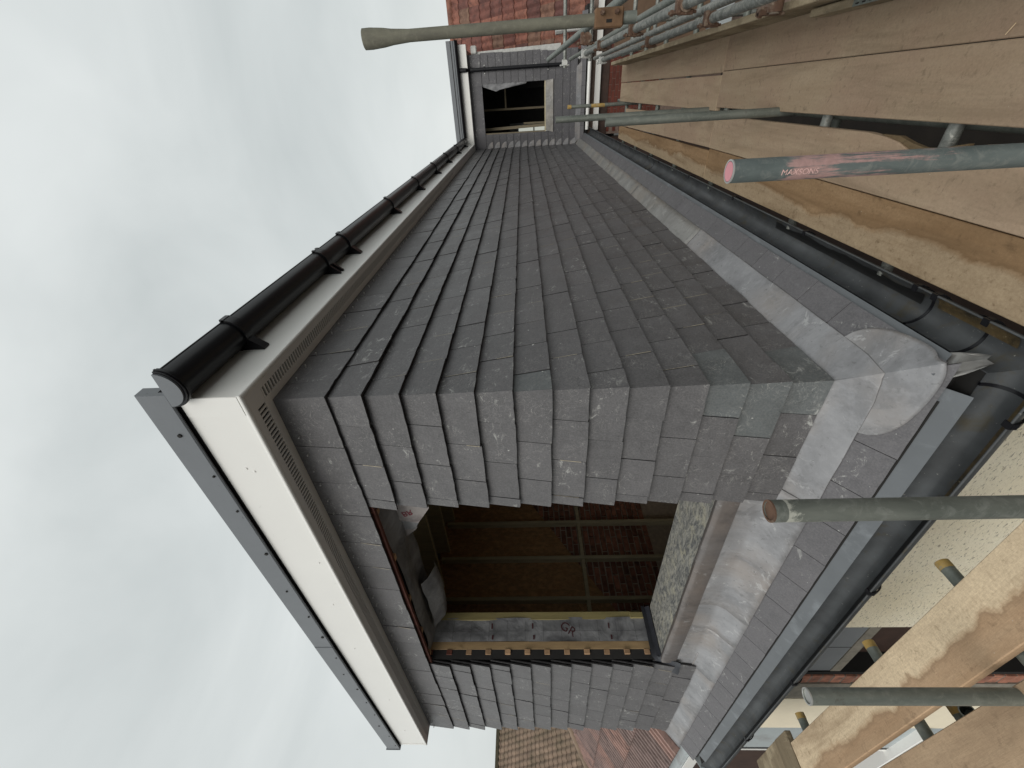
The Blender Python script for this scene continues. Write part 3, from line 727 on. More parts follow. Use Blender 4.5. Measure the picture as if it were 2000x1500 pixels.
# downpipe
dp = MB(); dp.tube((L - .075, -1.56, 2.34), (L - .075, -1.56, .30), .036, 16); dpo = build('downpipe', dp, 'black_gutter', wing, smooth=True)
mb = MB(); mb.tube((L - .20, -1.56, 2.55), (L - .20, -1.56, 2.42), .042, 16); mb.tube((L - .20, -1.56, 2.44), (L - .09, -1.56, 2.36), .038, 16); mb.tube((L - .075, -1.56, 2.38), (L - .075, -1.56, 2.28), .044, 16); build('swan_neck', mb, 'black_gutter', dpo, smooth=True)
for z in (2.02, .62):
    mb = MB(); mb.box((L - .035, -1.645, z), (L - .03, -1.475, z + .02)); mb.tube((L - .075, -1.56, z - .005), (L - .075, -1.56, z + .025), .041, 16); build('pipe_clip', mb, 'black_gutter', dpo)
    mb = MB(); mb.box((L - .042, -1.64, z), (L - .036, -1.62, z + .018)); mb.box((L - .042, -1.50, z), (L - .036, -1.48, z + .018)); build('clip_screw', mb, 'steel', dpo)

# ================================================================== HOUSE (old eaves below the dormer)
house = thing('house', (0, 0, -5.5), 'rendered house under the slate-hung extension, with leadwork, eaves slates and old black gutter', 'house')
SL = .77; cs = 1 / math.sqrt(1 + SL * SL); sn = SL * cs
def skirt(side, u, s, h=0):   # s = distance down the slope from the wall line, h = height above it
    o = s * cs + h * sn; z = -s * sn + h * cs
    return (u, -o, z) if side == 'S' else (-o, u, z)
def skirt_base():
    mb = MB(); prof = [(.01, -.012), (.30, -.012 - .29 * SL), (.30, -.05 - .29 * SL), (.01, -.3)]
    return Lsweep(prof, L + .1, 4.22, 0, 0, mb)
b = MB(); Lsweep([(.0, -.010), (.225, -.010 - .225 * SL), (.225, -.26), (.0, -.30)], L, 4.2, 0, 0, b); build('eaves_base', b, 'dark', house)
# skirt slates
def o2s(o): return o / cs
for side, lim, low, first, end in (('S', 9.85, .243, .254, 9.85), ('F', 4.20, .263, .19, 4.20)):
    u = first - .25; k = 0
    while u < end:
        a, bb = u + .0018, min(u + (.2485 if side == 'S' else .2465) - .0018, end)
        s0, s1 = o2s(.03), o2s(low) + R(-.0015, .0015)
        if k == 0:
            lo_a = -low; mb = MB(); p = [(a if a > -.02 else -.03, s0), (bb, s0), (bb, s1), (-low, s1)]
        else: p = [(a, s0), (bb, s0), (bb, s1), (a, s1)]
        h0, h1 = .004, .0125
        mb = MB(); n = 6
        low_pts = [(p[3][0] + (p[2][0] - p[3][0]) * t / n, s1 + R(-.001, .001), h1) for t in range(n + 1)]
        top = [(p[1][0], s0, h0), (p[0][0], s0, h0)]
        lp = [skirt(side, q[0], q[1], q[2]) for q in low_pts + top]; li = [skirt(side, q[0], q[1], q[2] - .006) for q in low_pts + top]; kk = len(lp)
        mb.add(lp + li, [tuple(range(kk)), tuple(range(2 * kk - 1, kk - 1, -1))] + [(i, kk + i, kk + (i + 1) % kk, (i + 1) % kk) for i in range(kk)])
        if bb - a > .03: build('eaves_slate', mb, 'slate_skirt', house)
        u += .2485 if side == 'S' else .2465; k += 1
# eaves tray strip under the slates into the gutter
mb = MB(); mb.prism([skirt('S', -.245, o2s(.20), -.004), skirt('S', L - .1, o2s(.20), -.004), skirt('S', L - .1, o2s(.266), -.004), skirt('S', -.215, o2s(.266), -.004)], skirt('S', 0, 0, .002)); build('eaves_tray', mb, 'tray', house)
for a, bb in ((-.155, 1.9), (1.9, 4.02)):
    mb = MB(); mb.prism([skirt('F', a, o2s(.20), -.004), skirt('F', bb, o2s(.20), -.004), skirt('F', bb - .0, o2s(.322), -.004), skirt('F', a, o2s(.322), -.004)], skirt('F', 0, 0, .0025 if a < 0 else .002)); build('eaves_tray', mb, 'tray', house)
# dark strip under the front slates
mb = MB(); mb.prism([skirt('F', -.1, o2s(.262), -.002), skirt('F', 4.1, o2s(.262), -.002), skirt('F', 4.1, o2s(.270), -.002), skirt('F', -.1, o2s(.270), -.002)], skirt('F', 0, 0, .005)); build('under_slate_strip', mb, 'dark', house)

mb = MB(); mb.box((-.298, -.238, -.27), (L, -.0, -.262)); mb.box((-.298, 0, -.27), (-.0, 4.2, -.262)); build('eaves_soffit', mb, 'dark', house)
# lead flashing strips; smooth grids with small waves
def lead_piece(name, side, u0, u1, prof, mat, step=.06, amp=.0022, m0=0, m1=0, lift=0, endflare=0):
    n = max(2, int((u1 - u0) / step)); sub = []
    for k in range(len(prof) - 1):
        (o0, z0), (o1, z1) = prof[k], prof[k + 1]; q = 3
        for t in range(q): sub.append((o0 + (o1 - o0) * t / q, z0 + (z1 - z0) * t / q))
    sub.append(prof[-1]); profs = []
    for j in range(n + 1):
        f = j / n; u = u0 + (u1 - u0) * f; ring = []
        for k, (o, z) in enumerate(sub):
            w = noise.noise(Vector((u * 3.3, k * .35, 9 if side == 'S' else 2))) * amp
            uu = u - (o * m0 if j == 0 else 0)
            oo = o + w * .6; zz = z + w + lift
            if k == len(sub) - 1: oo += noise.noise(Vector((u * 7, 4, 4))) * .002
            ring.append((uu, -oo, zz) if side == 'S' else (-oo, uu, zz))
        profs.append(ring)
    mb = MB(); mb.sweep(profs, closed=False); o = build(name, mb, mat, house, smooth=True)
    so = o.modifiers.new('thickness', 'SOLIDIFY'); so.thickness = .0025; so.offset = 0
    return o
LP = [(.026, .012), (.034, -.012), (.05, -.028), (.156, -.112)]
LP = [(.026, .03), (.028, .004), (.040, -.010), (.156, -.1035)]
sj = [.30, 1.82, 3.74, 5.68, 7.62, 9.9]
for k in range(1, 5): lead_piece('lead_flashing', 'S', sj[k] - .0, sj[k + 1] + (.06 if k < 4 else 0), LP, 'lead_s', lift=.0075 if k % 2 else .001)
# front: plain run, then raised under the opening, then plain again
LPw = [(.010, .172), (.014, .09), (.020, .035), (.045, -.010), (.156, -.1035)]
lead_piece('lead_flashing', 'F', .62, 1.80, LPw, 'lead', lift=.004, amp=.003)
lead_piece('lead_flashing', 'F', 1.76, 2.12, LPw, 'lead', lift=.0, amp=.003)
lead_piece('lead_flashing', 'F', 2.10, 2.74, LPw, 'lead', lift=-.002, amp=.002)
lead_piece('lead_flashing', 'F', 2.50, 4.26, LP, 'lead', lift=-.001, amp=.0015)
# corner piece: wraps the corner with a rounded lower edge
def corner_lead(name, umax_s, umax_f, edge, mat, lift, round_amt):
    NU, NV = 90, 10; profs = []
    for j in range(NU + 1):
        t = j / NU * 2 - 1                        # -1 far along the side ... 0 hip ... +1 far along the front
        ring = []
        for k in range(NV + 1):
            o = .02 + (edge - .02) * k / NV
            d = abs(t) ** 2 * (umax_s if t < 0 else umax_f)
            lim = edge
            near = max(0, 1 - (d + edge) / round_amt) if round_amt else 0
            oo = o * (1 - near * .20 * (o / edge) ** 2)
            soft = .012 * math.exp(-((d) / .03) ** 2) * (o / edge)
            z = -oo * SL + lift + noise.noise(Vector((t * 9, o * 20, 3))) * .003
            zz = z + (.03 - 0) * max(0, 1 - k / 1.2) - soft * .0
            if t <= 0: p = (d - (oo if d < 1e-9 else oo * max(0, 1 - d / umax_s)), -oo, zz)
            else: p = (-oo, d - oo * max(0, 1 - d / umax_f), zz)
            ring.append(p)
        profs.append(ring)
    mb = MB(); mb.sweep(profs, closed=False); o = build(name, mb, mat, house, smooth=True)
    so = o.modifiers.new('thickness', 'SOLIDIFY'); so.thickness = .003; so.offset = 0
    sb = o.modifiers.new('sub', 'SUBSURF'); sb.levels = 1; sb.render_levels = 1
    return o
corner_lead('lead_corner', 1.86, .70, .157, 'lead', .0195, .28)
# saddle piece below it: rounded tongue over the mitred slates
def saddle():
    mb = MB(); vs = []; NV = 12; NU = 40
    def edge_o(t):     # outer limit of the tongue against angle t (-1..1)
        return .13 + .135 * math.sqrt(max(0, 1 - abs(t) ** 3.2))
    for j in range(NU + 1):
        t = j / NU * 2 - 1
        for k in range(NV + 1):
            o = .10 + (edge_o(t) - .10) * k / NV
            d = abs(t) * (.225 if t < 0 else .25)
            scall = 1 - .06 * math.exp(-((t + .05) / .13) ** 2) * (k / NV)
            o2 = o * scall
            u = d - o2 * (1 - abs(t)) - (.10 if abs(t) > 0 else .10) * abs(t)
            z = -o2 * SL + .0125 + .0080 * (k / NV) + noise.noise(Vector((t * 3, o * 14, 8))) * .003 + .006 * math.exp(-(t / .16) ** 2) * (k / NV)
            vs.append((u, -o2, z) if t <= 0 else (-o2, u, z))
    mb.add(vs, [(j * (NV + 1) + k, (j + 1) * (NV + 1) + k, (j + 1) * (NV + 1) + k + 1, j * (NV + 1) + k + 1) for j in range(NU) for k in range(NV)])
    o = build('lead_saddle', mb, 'lead', house, smooth=True)
    so = o.modifiers.new('thickness', 'SOLIDIFY'); so.thickness = .003; so.offset = 0
saddle()
# folded lead underneath, dropping into the gutter corner
mb = MB(); vs = []
hip = [(.240, -.200), (.254, -.218), (.268, -.240), (.284, -.264)]
for i, (o, z) in enumerate(hip):
    w = [.07, .06, .05, .03][i]
    vs += [(-o + w, -o - .004, z + .012), (-o + w * .5, -o - .004 - .012 * (i == 1), z - .012), (-o, -o, z + .016), (-o - .004, -o + w * .5, z - .012), (-o - .004, -o + w, z + .012)]
mb.add(vs, [(i * 5 + j, (i + 1) * 5 + j, (i + 1) * 5 + j + 1, i * 5 + j + 1) for i in range(3) for j in range(4)])
cf = build('lead_gusset', mb, 'steel', house, smooth=True); so = cf.modifiers.new('t', 'SOLIDIFY'); so.thickness = .002
cf.data.materials.clear(); cf.data.materials.append(mat_lead('lead_bright', (.21, .21, .205), .40, .5))

# old gutter, L-shaped in plan: profile offset measured from the back edge
gz = -.258; gr = .073; bx, by = .300, .240
def hp(r, th, n=16, c=.073): 
    o = [(c + r * math.cos(math.pi + math.pi * k / n), gz + r * math.sin(math.pi + math.pi * k / n)) for k in range(n + 1)]
    i = [(c + (r - th) * math.cos(2 * math.pi - math.pi * k / n), gz + (r - th) * math.sin(2 * math.pi - math.pi * k / n)) for k in range(n + 1)]
    return o + i
mb = Lsweep(hp(gr, .003), L - .2, 4.30, bx, by); og = build('gutter', mb, 'gutter_old', house, smooth=True)
mb = Lsweep([(.146 + .004 * math.cos(t), gz + .004 * math.sin(t)) for t in [2 * math.pi * k / 10 for k in range(10)]], L - .2, 4.30, bx, by)
build('gutter_lip', mb, 'gutter_old', og, smooth=True)
# silt and standing water lying in the channel (wavy edge)
def silt(side, u0, u1, lo, hi, mat, zz):
    n = int((u1 - u0) / .03); vs = []
    for j in range(n + 1):
        u = u0 + (u1 - u0) * j / n; q = noise.noise(Vector((u * 6, 7, 1))) * .010 + noise.noise(Vector((u * 23, 2, 1))) * .003
        for k in range(5):
            o = lo + (hi + q - lo) * k / 4; z = gz - math.sqrt(max(0, (gr - .0045) ** 2 - (o - .073) ** 2)) + zz
            vs.append((u, -by - o, z) if side == 'S' else (-bx - o, u, z))
    mb = MB(); mb.add(vs, [(j * 5 + k, (j + 1) * 5 + k, (j + 1) * 5 + k + 1, j * 5 + k + 1) for j in range(n) for k in range(4)])
    build('silt', mb, mat, og, smooth=True, kind='stuff')
silt('S', -.28, .03, .078, .122, 'silt', .0015); silt('F', -.22, .40, .085, .132, 'silt', .0015); silt('F', .6, 1.1, .10, .125, 'silt', .0015)
M['wet'] = mat_plain('wet_shaded_black', (.008, .008, .008), .42, .2, 8, .05)
silt('S', .10, 1.25, .062, .098, 'wet', .0015)
silt('F', .40, 4.2, .080, .1405, 'wet', .0010); pass  # wet film whose black also paints the dark reflection on the outer half
# sockets and clips
for side, u in (('S', .05), ('S', -.18), ('S', 4.15), ('S', 7.4)):
    mb = MB(); mb.sweep([[(x, -by - o, z) for o, z in hp(gr + .004, .009)] for x in (u, u + .012)]); build('socket_rim', mb, 'black_gutter', og, smooth=True)
mb = MB(); mb.sweep([[(-bx - o, y, z) for o, z in hp(gr + .004, .009)] for y in (-.205, -.193)]); build('socket_rim', mb, 'black_gutter', og, smooth=True)
def clip(side, u, w=.022):
    mb = MB(); hook = [(.128, gz + .006), (.152, gz + .007), (.155, gz - .018), (.149, gz - .018), (.148, gz + .002), (.128, gz + .001)]
    mb.sweep([[(x, -by - o, z) if side == 'S' else (-bx - o, x, z) for o, z in hook] for x in (u, u + w)])
    mb.sweep([[(x, -by - o, z) if side == 'S' else (-bx - o, x, z) for o, z in hp(gr + .008, .006)] for x in (u + .002, u + w - .002)])
    build('gutter_clip', mb, 'black_gutter', og, smooth=True)
for u in (.84, .075, -.015, -.22, 1.75, 2.7, 3.7, 4.2, 5.2, 6.2, 7.4, 8.4): clip('S', u)
for u in (.84, 1.86, 2.88, 3.9, -.15): clip('F', u)
# wall below the eaves
mb = MB(); mb.box((-.20, -.17, -5.5), (-.02, 1.72, -.27)); build('front_wall', mb, 'dash', house)
mb = MB(); mb.box((-.20, 2.585, -5.5), (-.0, 2.86, -.27)); build('rough_render_band', mb, 'render_rough', house)
mb = MB(); mb.box((-.204, 2.86, -5.5), (-.0, 3.51, -.27)); build('front_wall', mb, 'render_cream', house)
z = -.34; 
while z > -2.6:
    mb = MB(); mb.box((-.196 + R(0, .006), 2.47, z - .066), (-.05, 2.583 + R(0, .002), z)); build('brick', mb, 'brick_old', house, bevel=.003); z -= .078
mb = MB(); mb.box((-.19, 2.475, -2.7), (-.05, 2.580, -.3)); build('brick_bed', mb, 'mortar_pale', house)
mb = MB(); mb.box((-.17, 1.72, -.84), (-.12, 2.43, -.27)); build('grey_panel', mb, 'panel_grey', house)
mb = MB(); mb.box((-.175, 1.722, -.91), (-.12, 2.43, -.843)); build('panel_edge', mb, 'render_rough', house)
mb = MB(); mb.box((-.18, 2.432, -5.5), (-.03, 2.468, -.27)); build('recess_side', mb, 'dark', house)
mb = MB(); mb.box((-.1715, 2.06, -.842), (-.17, 2.064, -.3)); build('panel_joint', mb, 'dark', house)
mb = MB(); mb.box((-.05, 1.72, -5.5), (-.0, 2.43, -.27)); build('recess_back', mb, 'brown_paint', house)
mb = MB(); mb.box((-.19, 3.512, -5.5), (-.02, 4.10, -.27)); build('cladding_panel', mb, 'panel_blue', house, bevel=.002)
for k, (y0, y1, m_) in enumerate(((4.102, 4.115, 'dark'), (4.116, 4.135, 'panel_blue'), (4.136, 4.15, 'dark'), (4.151, 4.21, 'white_pvc'))):
    mb = MB(); mb.box((-.19 + .004 * (k % 2), y0, -3.5), (-.05, y1, -.27)); build('window_frame', mb, m_, house)
mb = MB(); mb.box((-.15, 4.212, -3.5), (-.12, 5.6, -.35)); build('window_pane', mb, 'glass_dark', house)
mb = MB(); mb.box((-.26, 3.5, -2.05), (-.1, 4.9, -1.99)); build('window_sill', mb, 'white_pvc', house, bevel=.004)
# side wall under the eaves: brown brickwork
mb = MB(); mb.box((-.16, -.14, -5.5), (L + .25, -.02, -.27)); build('side_wall', mb, 'brown_paint', house)
# lead + slates + gutter at the foot of the far wing, white boards below it
mb = MB(); mb.prism([(L - .03, -1.50, .0), (L - .03, -.05, .0), (L - .16, -.15, -.10), (L - .16, -1.60, -.10)], (.004, 0, .003)); build('lead_flashing', mb, 'lead', house)
for k in range(9):
    y = -.16 - k * .25; mb = MB(); mb.prism([(L - .12, y, -.078), (L - .12, y - .246, -.078), (L - .245, y - .246, -.175), (L - .245, y, -.175)], (.004, 0, .006)); build('eaves_slate', mb, 'slate_skirt', house)
mb = MB(); mb.box((L - .20, -2.5, -.26), (L + .2, -.25, -.16)); build('eaves_shadow_fill', mb, 'dark', house)  # dark block stands in for the shadow below the wing's eaves slates
mb = MB(); mb.tube((L - .27, -2.6, -.245), (L - .27, -.33, -.245), .040, 12); build('white_pipe', mb, 'white_pvc', house, smooth=True)
mb = MB(); mb.box((L - .12, -2.6, -.52), (L - .10, -.30, -.40)); build('white_fascia', mb, 'white_pvc', house, bevel=.003)
mb = MB(); mb.box((L + .0, -2.9, -5.5), (L + .15, -.2, -.3)); eb = build('end_wall', mb, 'mortar_pale', house)
mb = MB(); mb.box((L - .03, -2.9, -.72), (L + .0, -.2, -.53)); build('wall_plate', mb, 'brown_paint', house)
row = 0; z = -.725
while z > -1.9:
    y = -.25 - (.11 if row % 2 else 0)
    while y > -2.0:
        mb = MB(); mb.box((L - .012, y - .214, z - .065), (L + .004, y, z)); build('brick', mb, 'brick_red', eb); y -= .224
    z -= .075; row += 1

# ================================================================== NEIGHBOURING ROOFS
def tile_roof(parent, P, U, V, nu, nv, wu, gv, mat, rolls=2, rise=.022, keep=None, stuff=False):
    """P eaves corner, U along the eaves, V up the slope; pieces w/ rolls; keep(i,j)->bool"""
    U = Vector(U).normalized(); V = Vector(V).normalized(); Nn = U.cross(V)
    if Nn.z < 0: Nn = -Nn
    P = Vector(P); big = MB()
    n = 6 * rolls
    for j in range(nv):
        for i in range(nu):
            if keep and not keep(i, j): continue
            mb = big if stuff else MB()
            base = P + U * (i * wu) + V * (j * gv); top = []; bot = []; topu = []; botu = []
            for k in range(n + 1):
                f = k / n; ph = (f * rolls) % 1
                h = rise * (1 - abs(ph * 2 - 1) ** 2.2) if ph < .5 or rolls > 3 else rise * (1 - abs(ph * 2 - 1) ** 2.2)
                h = rise * max(0, math.sin(math.pi * ph)) ** 1.5 if rolls < 3 else rise * (1 if .12 < ph < .62 else 0)
                u = U * (f * wu * 1.0)
                top.append(base + u + Nn * (h + .030)); bot.append(base + u + Nn * (h + .012))
                topu.append(base + u + V * (gv * 1.12) + Nn * (h + .006)); botu.append(base + u + V * (gv * 1.12) + Nn * (h - .010))
            k = n + 1; vs = top + topu + bot + botu; fs = []
            for a in range(n):
                fs += [(a, a + 1, k + a + 1, k + a), (2 * k + a + 1, 2 * k + a, 3 * k + a, 3 * k + a + 1), (a + 1, a, 2 * k + a, 2 * k + a + 1)]
            fs += [(0, k, 3 * k, 2 * k), (n, 2 * k + n, 3 * k + n, k + n)]
            mb.add(vs, fs)
            if not stuff: build('tile', mb, mat, parent)
    if stuff: build('roof_tiles', big, mat, parent, kind='stuff')
# right: red tiled roof behind the wing
rh = thing('tiled_roof_house', (L + 3, -4, -5.5), 'house with a steep red clay tile roof rising behind the far wing', 'house')
m_ = .94; V = Vector((1, 0, m_)).normalized()
P0 = Vector((L + .30, -6.6, -.55))
mb = MB(); mb.prism([tuple(P0), (P0.x, -1.2, P0.z), (P0.x + 3.95, -1.2, P0.z + 3.95 * m_), (P0.x + 3.95, -6.6, P0.z + 3.95 * m_)], (.1, 0, -.15)); build('roof', mb, 'dark', rh); rro = bpy.data.objects[rh.children[0].name]
tile_roof(rro, P0, (0, 1, 0), V, 16, 12, .32, .455, 'tile_red', 2, .03)
mb = MB(); mb.tube((P0.x + 3.93, -6.6, P0.z + 3.93 * m_ + .03), (P0.x + 3.93, -1.4, P0.z + 3.93 * m_ + .03), .10, 12); build('ridge_tile', mb, 'tile_red', rro, smooth=True)
mb = MB(); mb.box((P0.x + .1, -6.6, -5.5), (P0.x + .3, -1.9, P0.z)); build('wall', mb, 'brown_paint', rh)
mb = MB(); vs = []
mb.prism([(L + .01, -1.80, .35), (L + .01, -1.80, 2.28), (L + .01, -1.87, 2.30), (L + .01, -1.93, .35)], (.02, 0, 0)); build('mortar_fillet', mb, 'mortar_white', rh)
mb = MB(); mb.box((L - .05, -1.98, 2.17), (L + .03, -1.84, 2.30)); build('mortar_lump', mb, 'mortar_white', rh, bevel=.02)
# left: neighbour's roof in line with the eaves
nh = thing('tiled_roof_house', (2, 6, -5.5), 'neighbouring house beyond the left end with faded pink ribbed tiles sloping down to its gutter', 'house')
V = Vector((1, 0, SL)).normalized()
P1 = Vector((-.14, 4.33, -.14))
mb = MB(); mb.prism([(P1.x, P1.y, P1.z - .02), (P1.x, 9.2, P1.z - .02), (P1.x + .70, 8.2, P1.z + .70 * SL - .02), (P1.x + 1.12, 7.4, P1.z + 1.12 * SL - .02), (P1.x + 1.35, P1.y, P1.z + 1.35 * SL - .02)], (.1, 0, -.1)); nro = build('roof', mb, 'dark', nh)
def keepB(i, j):
    y = P1.y + (i + .5) * .30; x = P1.x + (j + .5) * .42 * .79
    return y < 8.55 - (x - .55) * 1.9 if x > .2 else True
tile_roof(nro, P1, (0, 1, 0), V, 14, 4, .30, .42, 'tile_pink', 3, .05, keepB)
mb = MB(); mb.tube((1.10, 7.45, .86), (.42, 8.72, .34), .06, 10); build('hip_tile', mb, 'tile_brown', nro, smooth=True)
mb = MB(); mb.sweep([[(-.20 + x, y, -.22 + z) for x, z in ((0, 0), (0, .06), (.08, .08), (.09, 0))] for y in (4.24, 6.5)]); build('fascia', mb, 'panel_blue', nh)
mb = MB(); mb.box((-.215, 4.32, -.30), (-.205, 6.5, -.20)); build('fascia_edge', mb, 'white_pvc', nh)
mb = MB(); mb.box((-.16, 4.24, -5.5), (.2, 9, -.30)); build('wall', mb, 'brown_paint', nh)
mb = MB(); mb.prism([(-.17, 4.235, -.18), (-.36, 4.235, -.28), (-.36, 4.235, -.42), (-.17, 4.235, -.42)], (0, .006, 0)); build('gutter_return', mb, 'panel_blue', nh)
# far roof
fh = thing('tiled_roof_house', (4, 24, -5.5), 'distant house with a brown weathered tile roof and straight ridge at the left edge', 'house')
Pf = Vector((-4.0, 21.0, -.75)); Vf = Vector((0, 1, 1.0)).normalized()
mb = MB(); mb.prism([tuple(Pf), (9, 21, -.75), (9, 25.15, 3.40), (-4, 25.15, 3.40)], (0, .2, -.3)); fro = build('roof', mb, 'dark', fh)
tile_roof(fro, Pf, (1, 0, 0), Vf, 54, 22, .24, .268, 'tile_brown', 1, .05, None, True)
mb = MB(); mb.box((-4, 25.0, 3.36), (9, 25.3, 3.52)); build('ridge', mb, 'moss', fro)
mb = MB(); mb.box((-4, 21.6, -5.5), (9, 21.8, -.9)); build('wall', mb, 'brown_paint', fh)

# ================================================================== SCAFFOLD
TR = .0241
def board(pts, z, mat, label, group, th=.036, name='scaffold_board', bev=.003):
    """pts: plan polygon (x,y), top at z"""
    mb = MB(); mb.prism([(x, y, z) for x, y in pts], (0, 0, -th))
    c = (sum(p[0] for p in pts) / len(pts), sum(p[1] for p in pts) / len(pts), z - th)
    return build(name, mb, mat, bevel=bev, origin=c, label=label, cat='scaffold board', group=group)
BG = 'scaffold boards of the working platform'
Z = -.28
def strip(x0, x1, y0, y1, y0b=None, y1b=None): return [(x0, y0), (x1, y0b if y0b is not None else y0), (x1, y1b if y1b is not None else y1), (x0, y1)]
board(strip(-1.6, 2.448, -1.358, -1.132), Z, 'board', 'near reddish brown board against the toe board, carrying a sliver of wood', BG)
board(strip(-1.6, 2.45, -1.129, -.905), Z + .001, 'board', 'near brown board between the toe-board plank and the open gap, dark knot near its end', BG)
# row 3 with a rotten bite out of its edge
bite = [(.70, -.852), (.58, -.843), (.50, -.830), (.43, -.806), (.38, -.798), (.33, -.800), (.27, -.812), (.20, -.838), (.12, -.855)]
bt = board([(-1.6, -.63), (2.438, -.63), (2.438, -.852)] + bite + [(-1.6, -.862)], Z, 'board', 'near brown board with a rotten bite broken out of its edge beside the gap', BG)
mb = MB(); pts = [(.62, -.850), (.52, -.850), (.44, -.832), (.37, -.822), (.30, -.828), (.20, -.850), (.2, -.84), (.27, -.810), (.33, -.799), (.38, -.797), (.43, -.804), (.5, -.828)]
mb.prism([(x, y, Z - .010 + R(-.004, .004)) for x, y in pts], (0, 0, -.02)); build('rotten_edge', mb, mat_board('rotten_wood', (.13, .09, .05), (.22, .16, .09)), bt)
board(strip(-1.6, 2.437, -.625, -.402), Z - .004, 'board_wet', 'near board beside the lower gutter with a wet brown stain along a pale dusty edge', BG)
board(strip(2.452, 6.32, -1.352, -1.122, -1.352, -1.135), Z, 'board', 'far board beyond the joint, under the toe board, stained dark', BG)
board(strip(2.455, 6.30, -1.108, -.882, -1.128, -.902), Z, 'board', 'far board beyond the joint, between a thin slot and the wide open gap', BG)
board(strip(2.440, 5.8, -.632, -.835, -.600, -.82), Z, 'board', 'far board beyond the joint, behind the upright tubes', BG)
board(strip(2.440, 6.2, -.610, -.405, -.585, -.415), Z - .002, 'board_wet', 'far board beyond the joint beside the lower gutter, rust stained', BG)
board([(-.622, -1.3), (-.618, 2.262), (-.838, 2.262), (-.834, -1.3)], Z, 'board_pale', 'pale board under the front opening, half sandy dust and half brown stain, ragged end', BG)
board([(-.905, -1.3), (-.893, 2.25), (-1.118, 2.25), (-1.130, -1.3)], Z, 'board_tan', 'outermost brown board at the bottom left corner of the photo', BG)
for k, (y0, y1, lb) in enumerate(((2.275, 2.475, 'cross board against the ragged end of the pale board'), (2.485, 2.69, 'cross board between two others, under the rendered wall corner'), (2.70, 2.925, 'cross board farthest left, beside the window frame'))):
    board([(-1.6, y0), (-.553 + R(-.004, .004), y0), (-.553, y1), (-1.6, y1)], Z - .006 * k, 'board_toe', lb, BG)
# sliver of wood on the board
mb = MB(); mb.tube((.232, -1.168, Z + .004), (.250, -1.142, Z + .003), .0012, 6); build('wood_sliver', mb, 'straw', label='small pale sliver of wood lying on the near reddish board', cat='wood sliver')
# toe board on edge
mb = MB(); mb.hexa([(-.1, -1.335, Z + .003), (6.0, -1.335, Z + .003), (6.0, -1.371, Z + .003), (-.1, -1.371, Z + .003), (-.1, -1.340, -.105), (6.0, -1.340, -.055), (6.0, -1.376, -.055), (-.1, -1.376, -.105)])
build('toe_board', mb, 'board_toe', bevel=.003, origin=(2, -1.38, Z), label='weathered toe board standing on edge along the outer side of the platform', cat='toe board')
mb = MB(); mb.box((.60, -1.332, Z + .003), (1.25, -1.300, Z + .10)); tb = build('edge_block', mb, 'board_toe', bevel=.004, origin=(.9, -1.34, Z), label='short weathered timber block with a metal strap, lying against the toe board', cat='timber block')
mb = MB(); mb.box((.60, -1.334, Z + .10), (.92, -1.298, Z + .104)); build('metal_strap', mb, 'tube', tb)
for k in range(7):
    mb = MB(); mb.box((.62 + k * .042, -1.329, Z + .104), (.64 + k * .042, -1.324, Z + .1055)); mb.box((.63 + k * .042, -1.309, Z + .104), (.65 + k * .042, -1.304, Z + .1055)); build('strap_slot', mb, 'dark', tb)

TG = 'scaffold tubes'
def tube(a, b, mat, label, r=TR, group=TG, name='scaffold_tube', wall=.004, cat='scaffold tube'):
    mb = MB(); mb.tube(a, b, r, 24, wall=wall); return build(name, mb, mat, smooth=True, origin=tuple(b), label=label, cat=cat, group=group)
# uprights through the gap beside the side wall
tA = tube((-.400, -.905, -2.6), (-.416, -.902, .775), 'tube_pink', 'upright tube with a pink painted end and scuffed pink lettering')
mb = MB(); mb.tube((-.416, -.902, .765), (-.416, -.902, .7765), TR - .003, 24); build('painted_plug', mb, 'pink', tA)
mb = MB(); mb.tube((-.416, -.902, .774), (-.416, -.902, .7765), TR + .0006, 24, wall=.0045); build('end_rim', mb, 'steel', tA, smooth=True)
Rt = Matrix(((0, -.0, -1, 0), (0, -1, 0, 0), (-1, 0, 0, 0), (0, 0, 0, 1)))
# lettering wrapped to the tube face that looks at the camera
def wrap_text(s, size, zc, dist=TR + .0004):
    cu = bpy.data.curves.new('t', 'FONT'); cu.body = s; cu.size = size; cu.align_x = 'LEFT'; cu.align_y = 'CENTER'
    tmp = bpy.data.objects.new('tmp_text', cu); COL.objects.link(tmp)
    me = bpy.data.meshes.new_from_object(tmp.evaluated_get(bpy.context.evaluated_depsgraph_get())); bpy.data.objects.remove(tmp)
    d = Vector((camP.x + .416, camP.y + .902)); a0 = math.atan2(d.y, d.x) - .35
    mb = MB()
    for v in me.vertices:
        ang = a0 + v.co.y / TR * 1.0
        mb.v.append((-.416 + dist * math.cos(ang), -.902 + dist * math.sin(ang), zc - v.co.x))
    mb.f = [tuple(p.vertices) for p in me.polygons]
    return build('painted_letters', mb, 'pink_light', tA)
M['pink_light'] = mat_plain('worn_pink_letters', (.62, .40, .37), .7, .1, 20, .1)
wrap_text('MAXSONS', .017, .672)
tB = tube((-.868, -.292, -2.6), (-.866, -.292, .723), 'tube_mortar', 'dull upright tube with a splash of white mortar near its top end')
mb = MB(); mb.tube((-.866, -.292, .700), (-.866, -.292, .708), TR - .0045, 20); build('tube_plug', mb, 'moss', tB)
mb = MB(); mb.tube((-.866, -.292, .7205), (-.866, -.292, .724), TR + .0005, 24, wall=.0045); build('end_rim', mb, 'rust', tB, smooth=True)
tF = tube((-.924, .582, -2.6), (-.924, .582, .371), 'tube', 'upright tube with a bright open end, farthest left of the thick uprights')
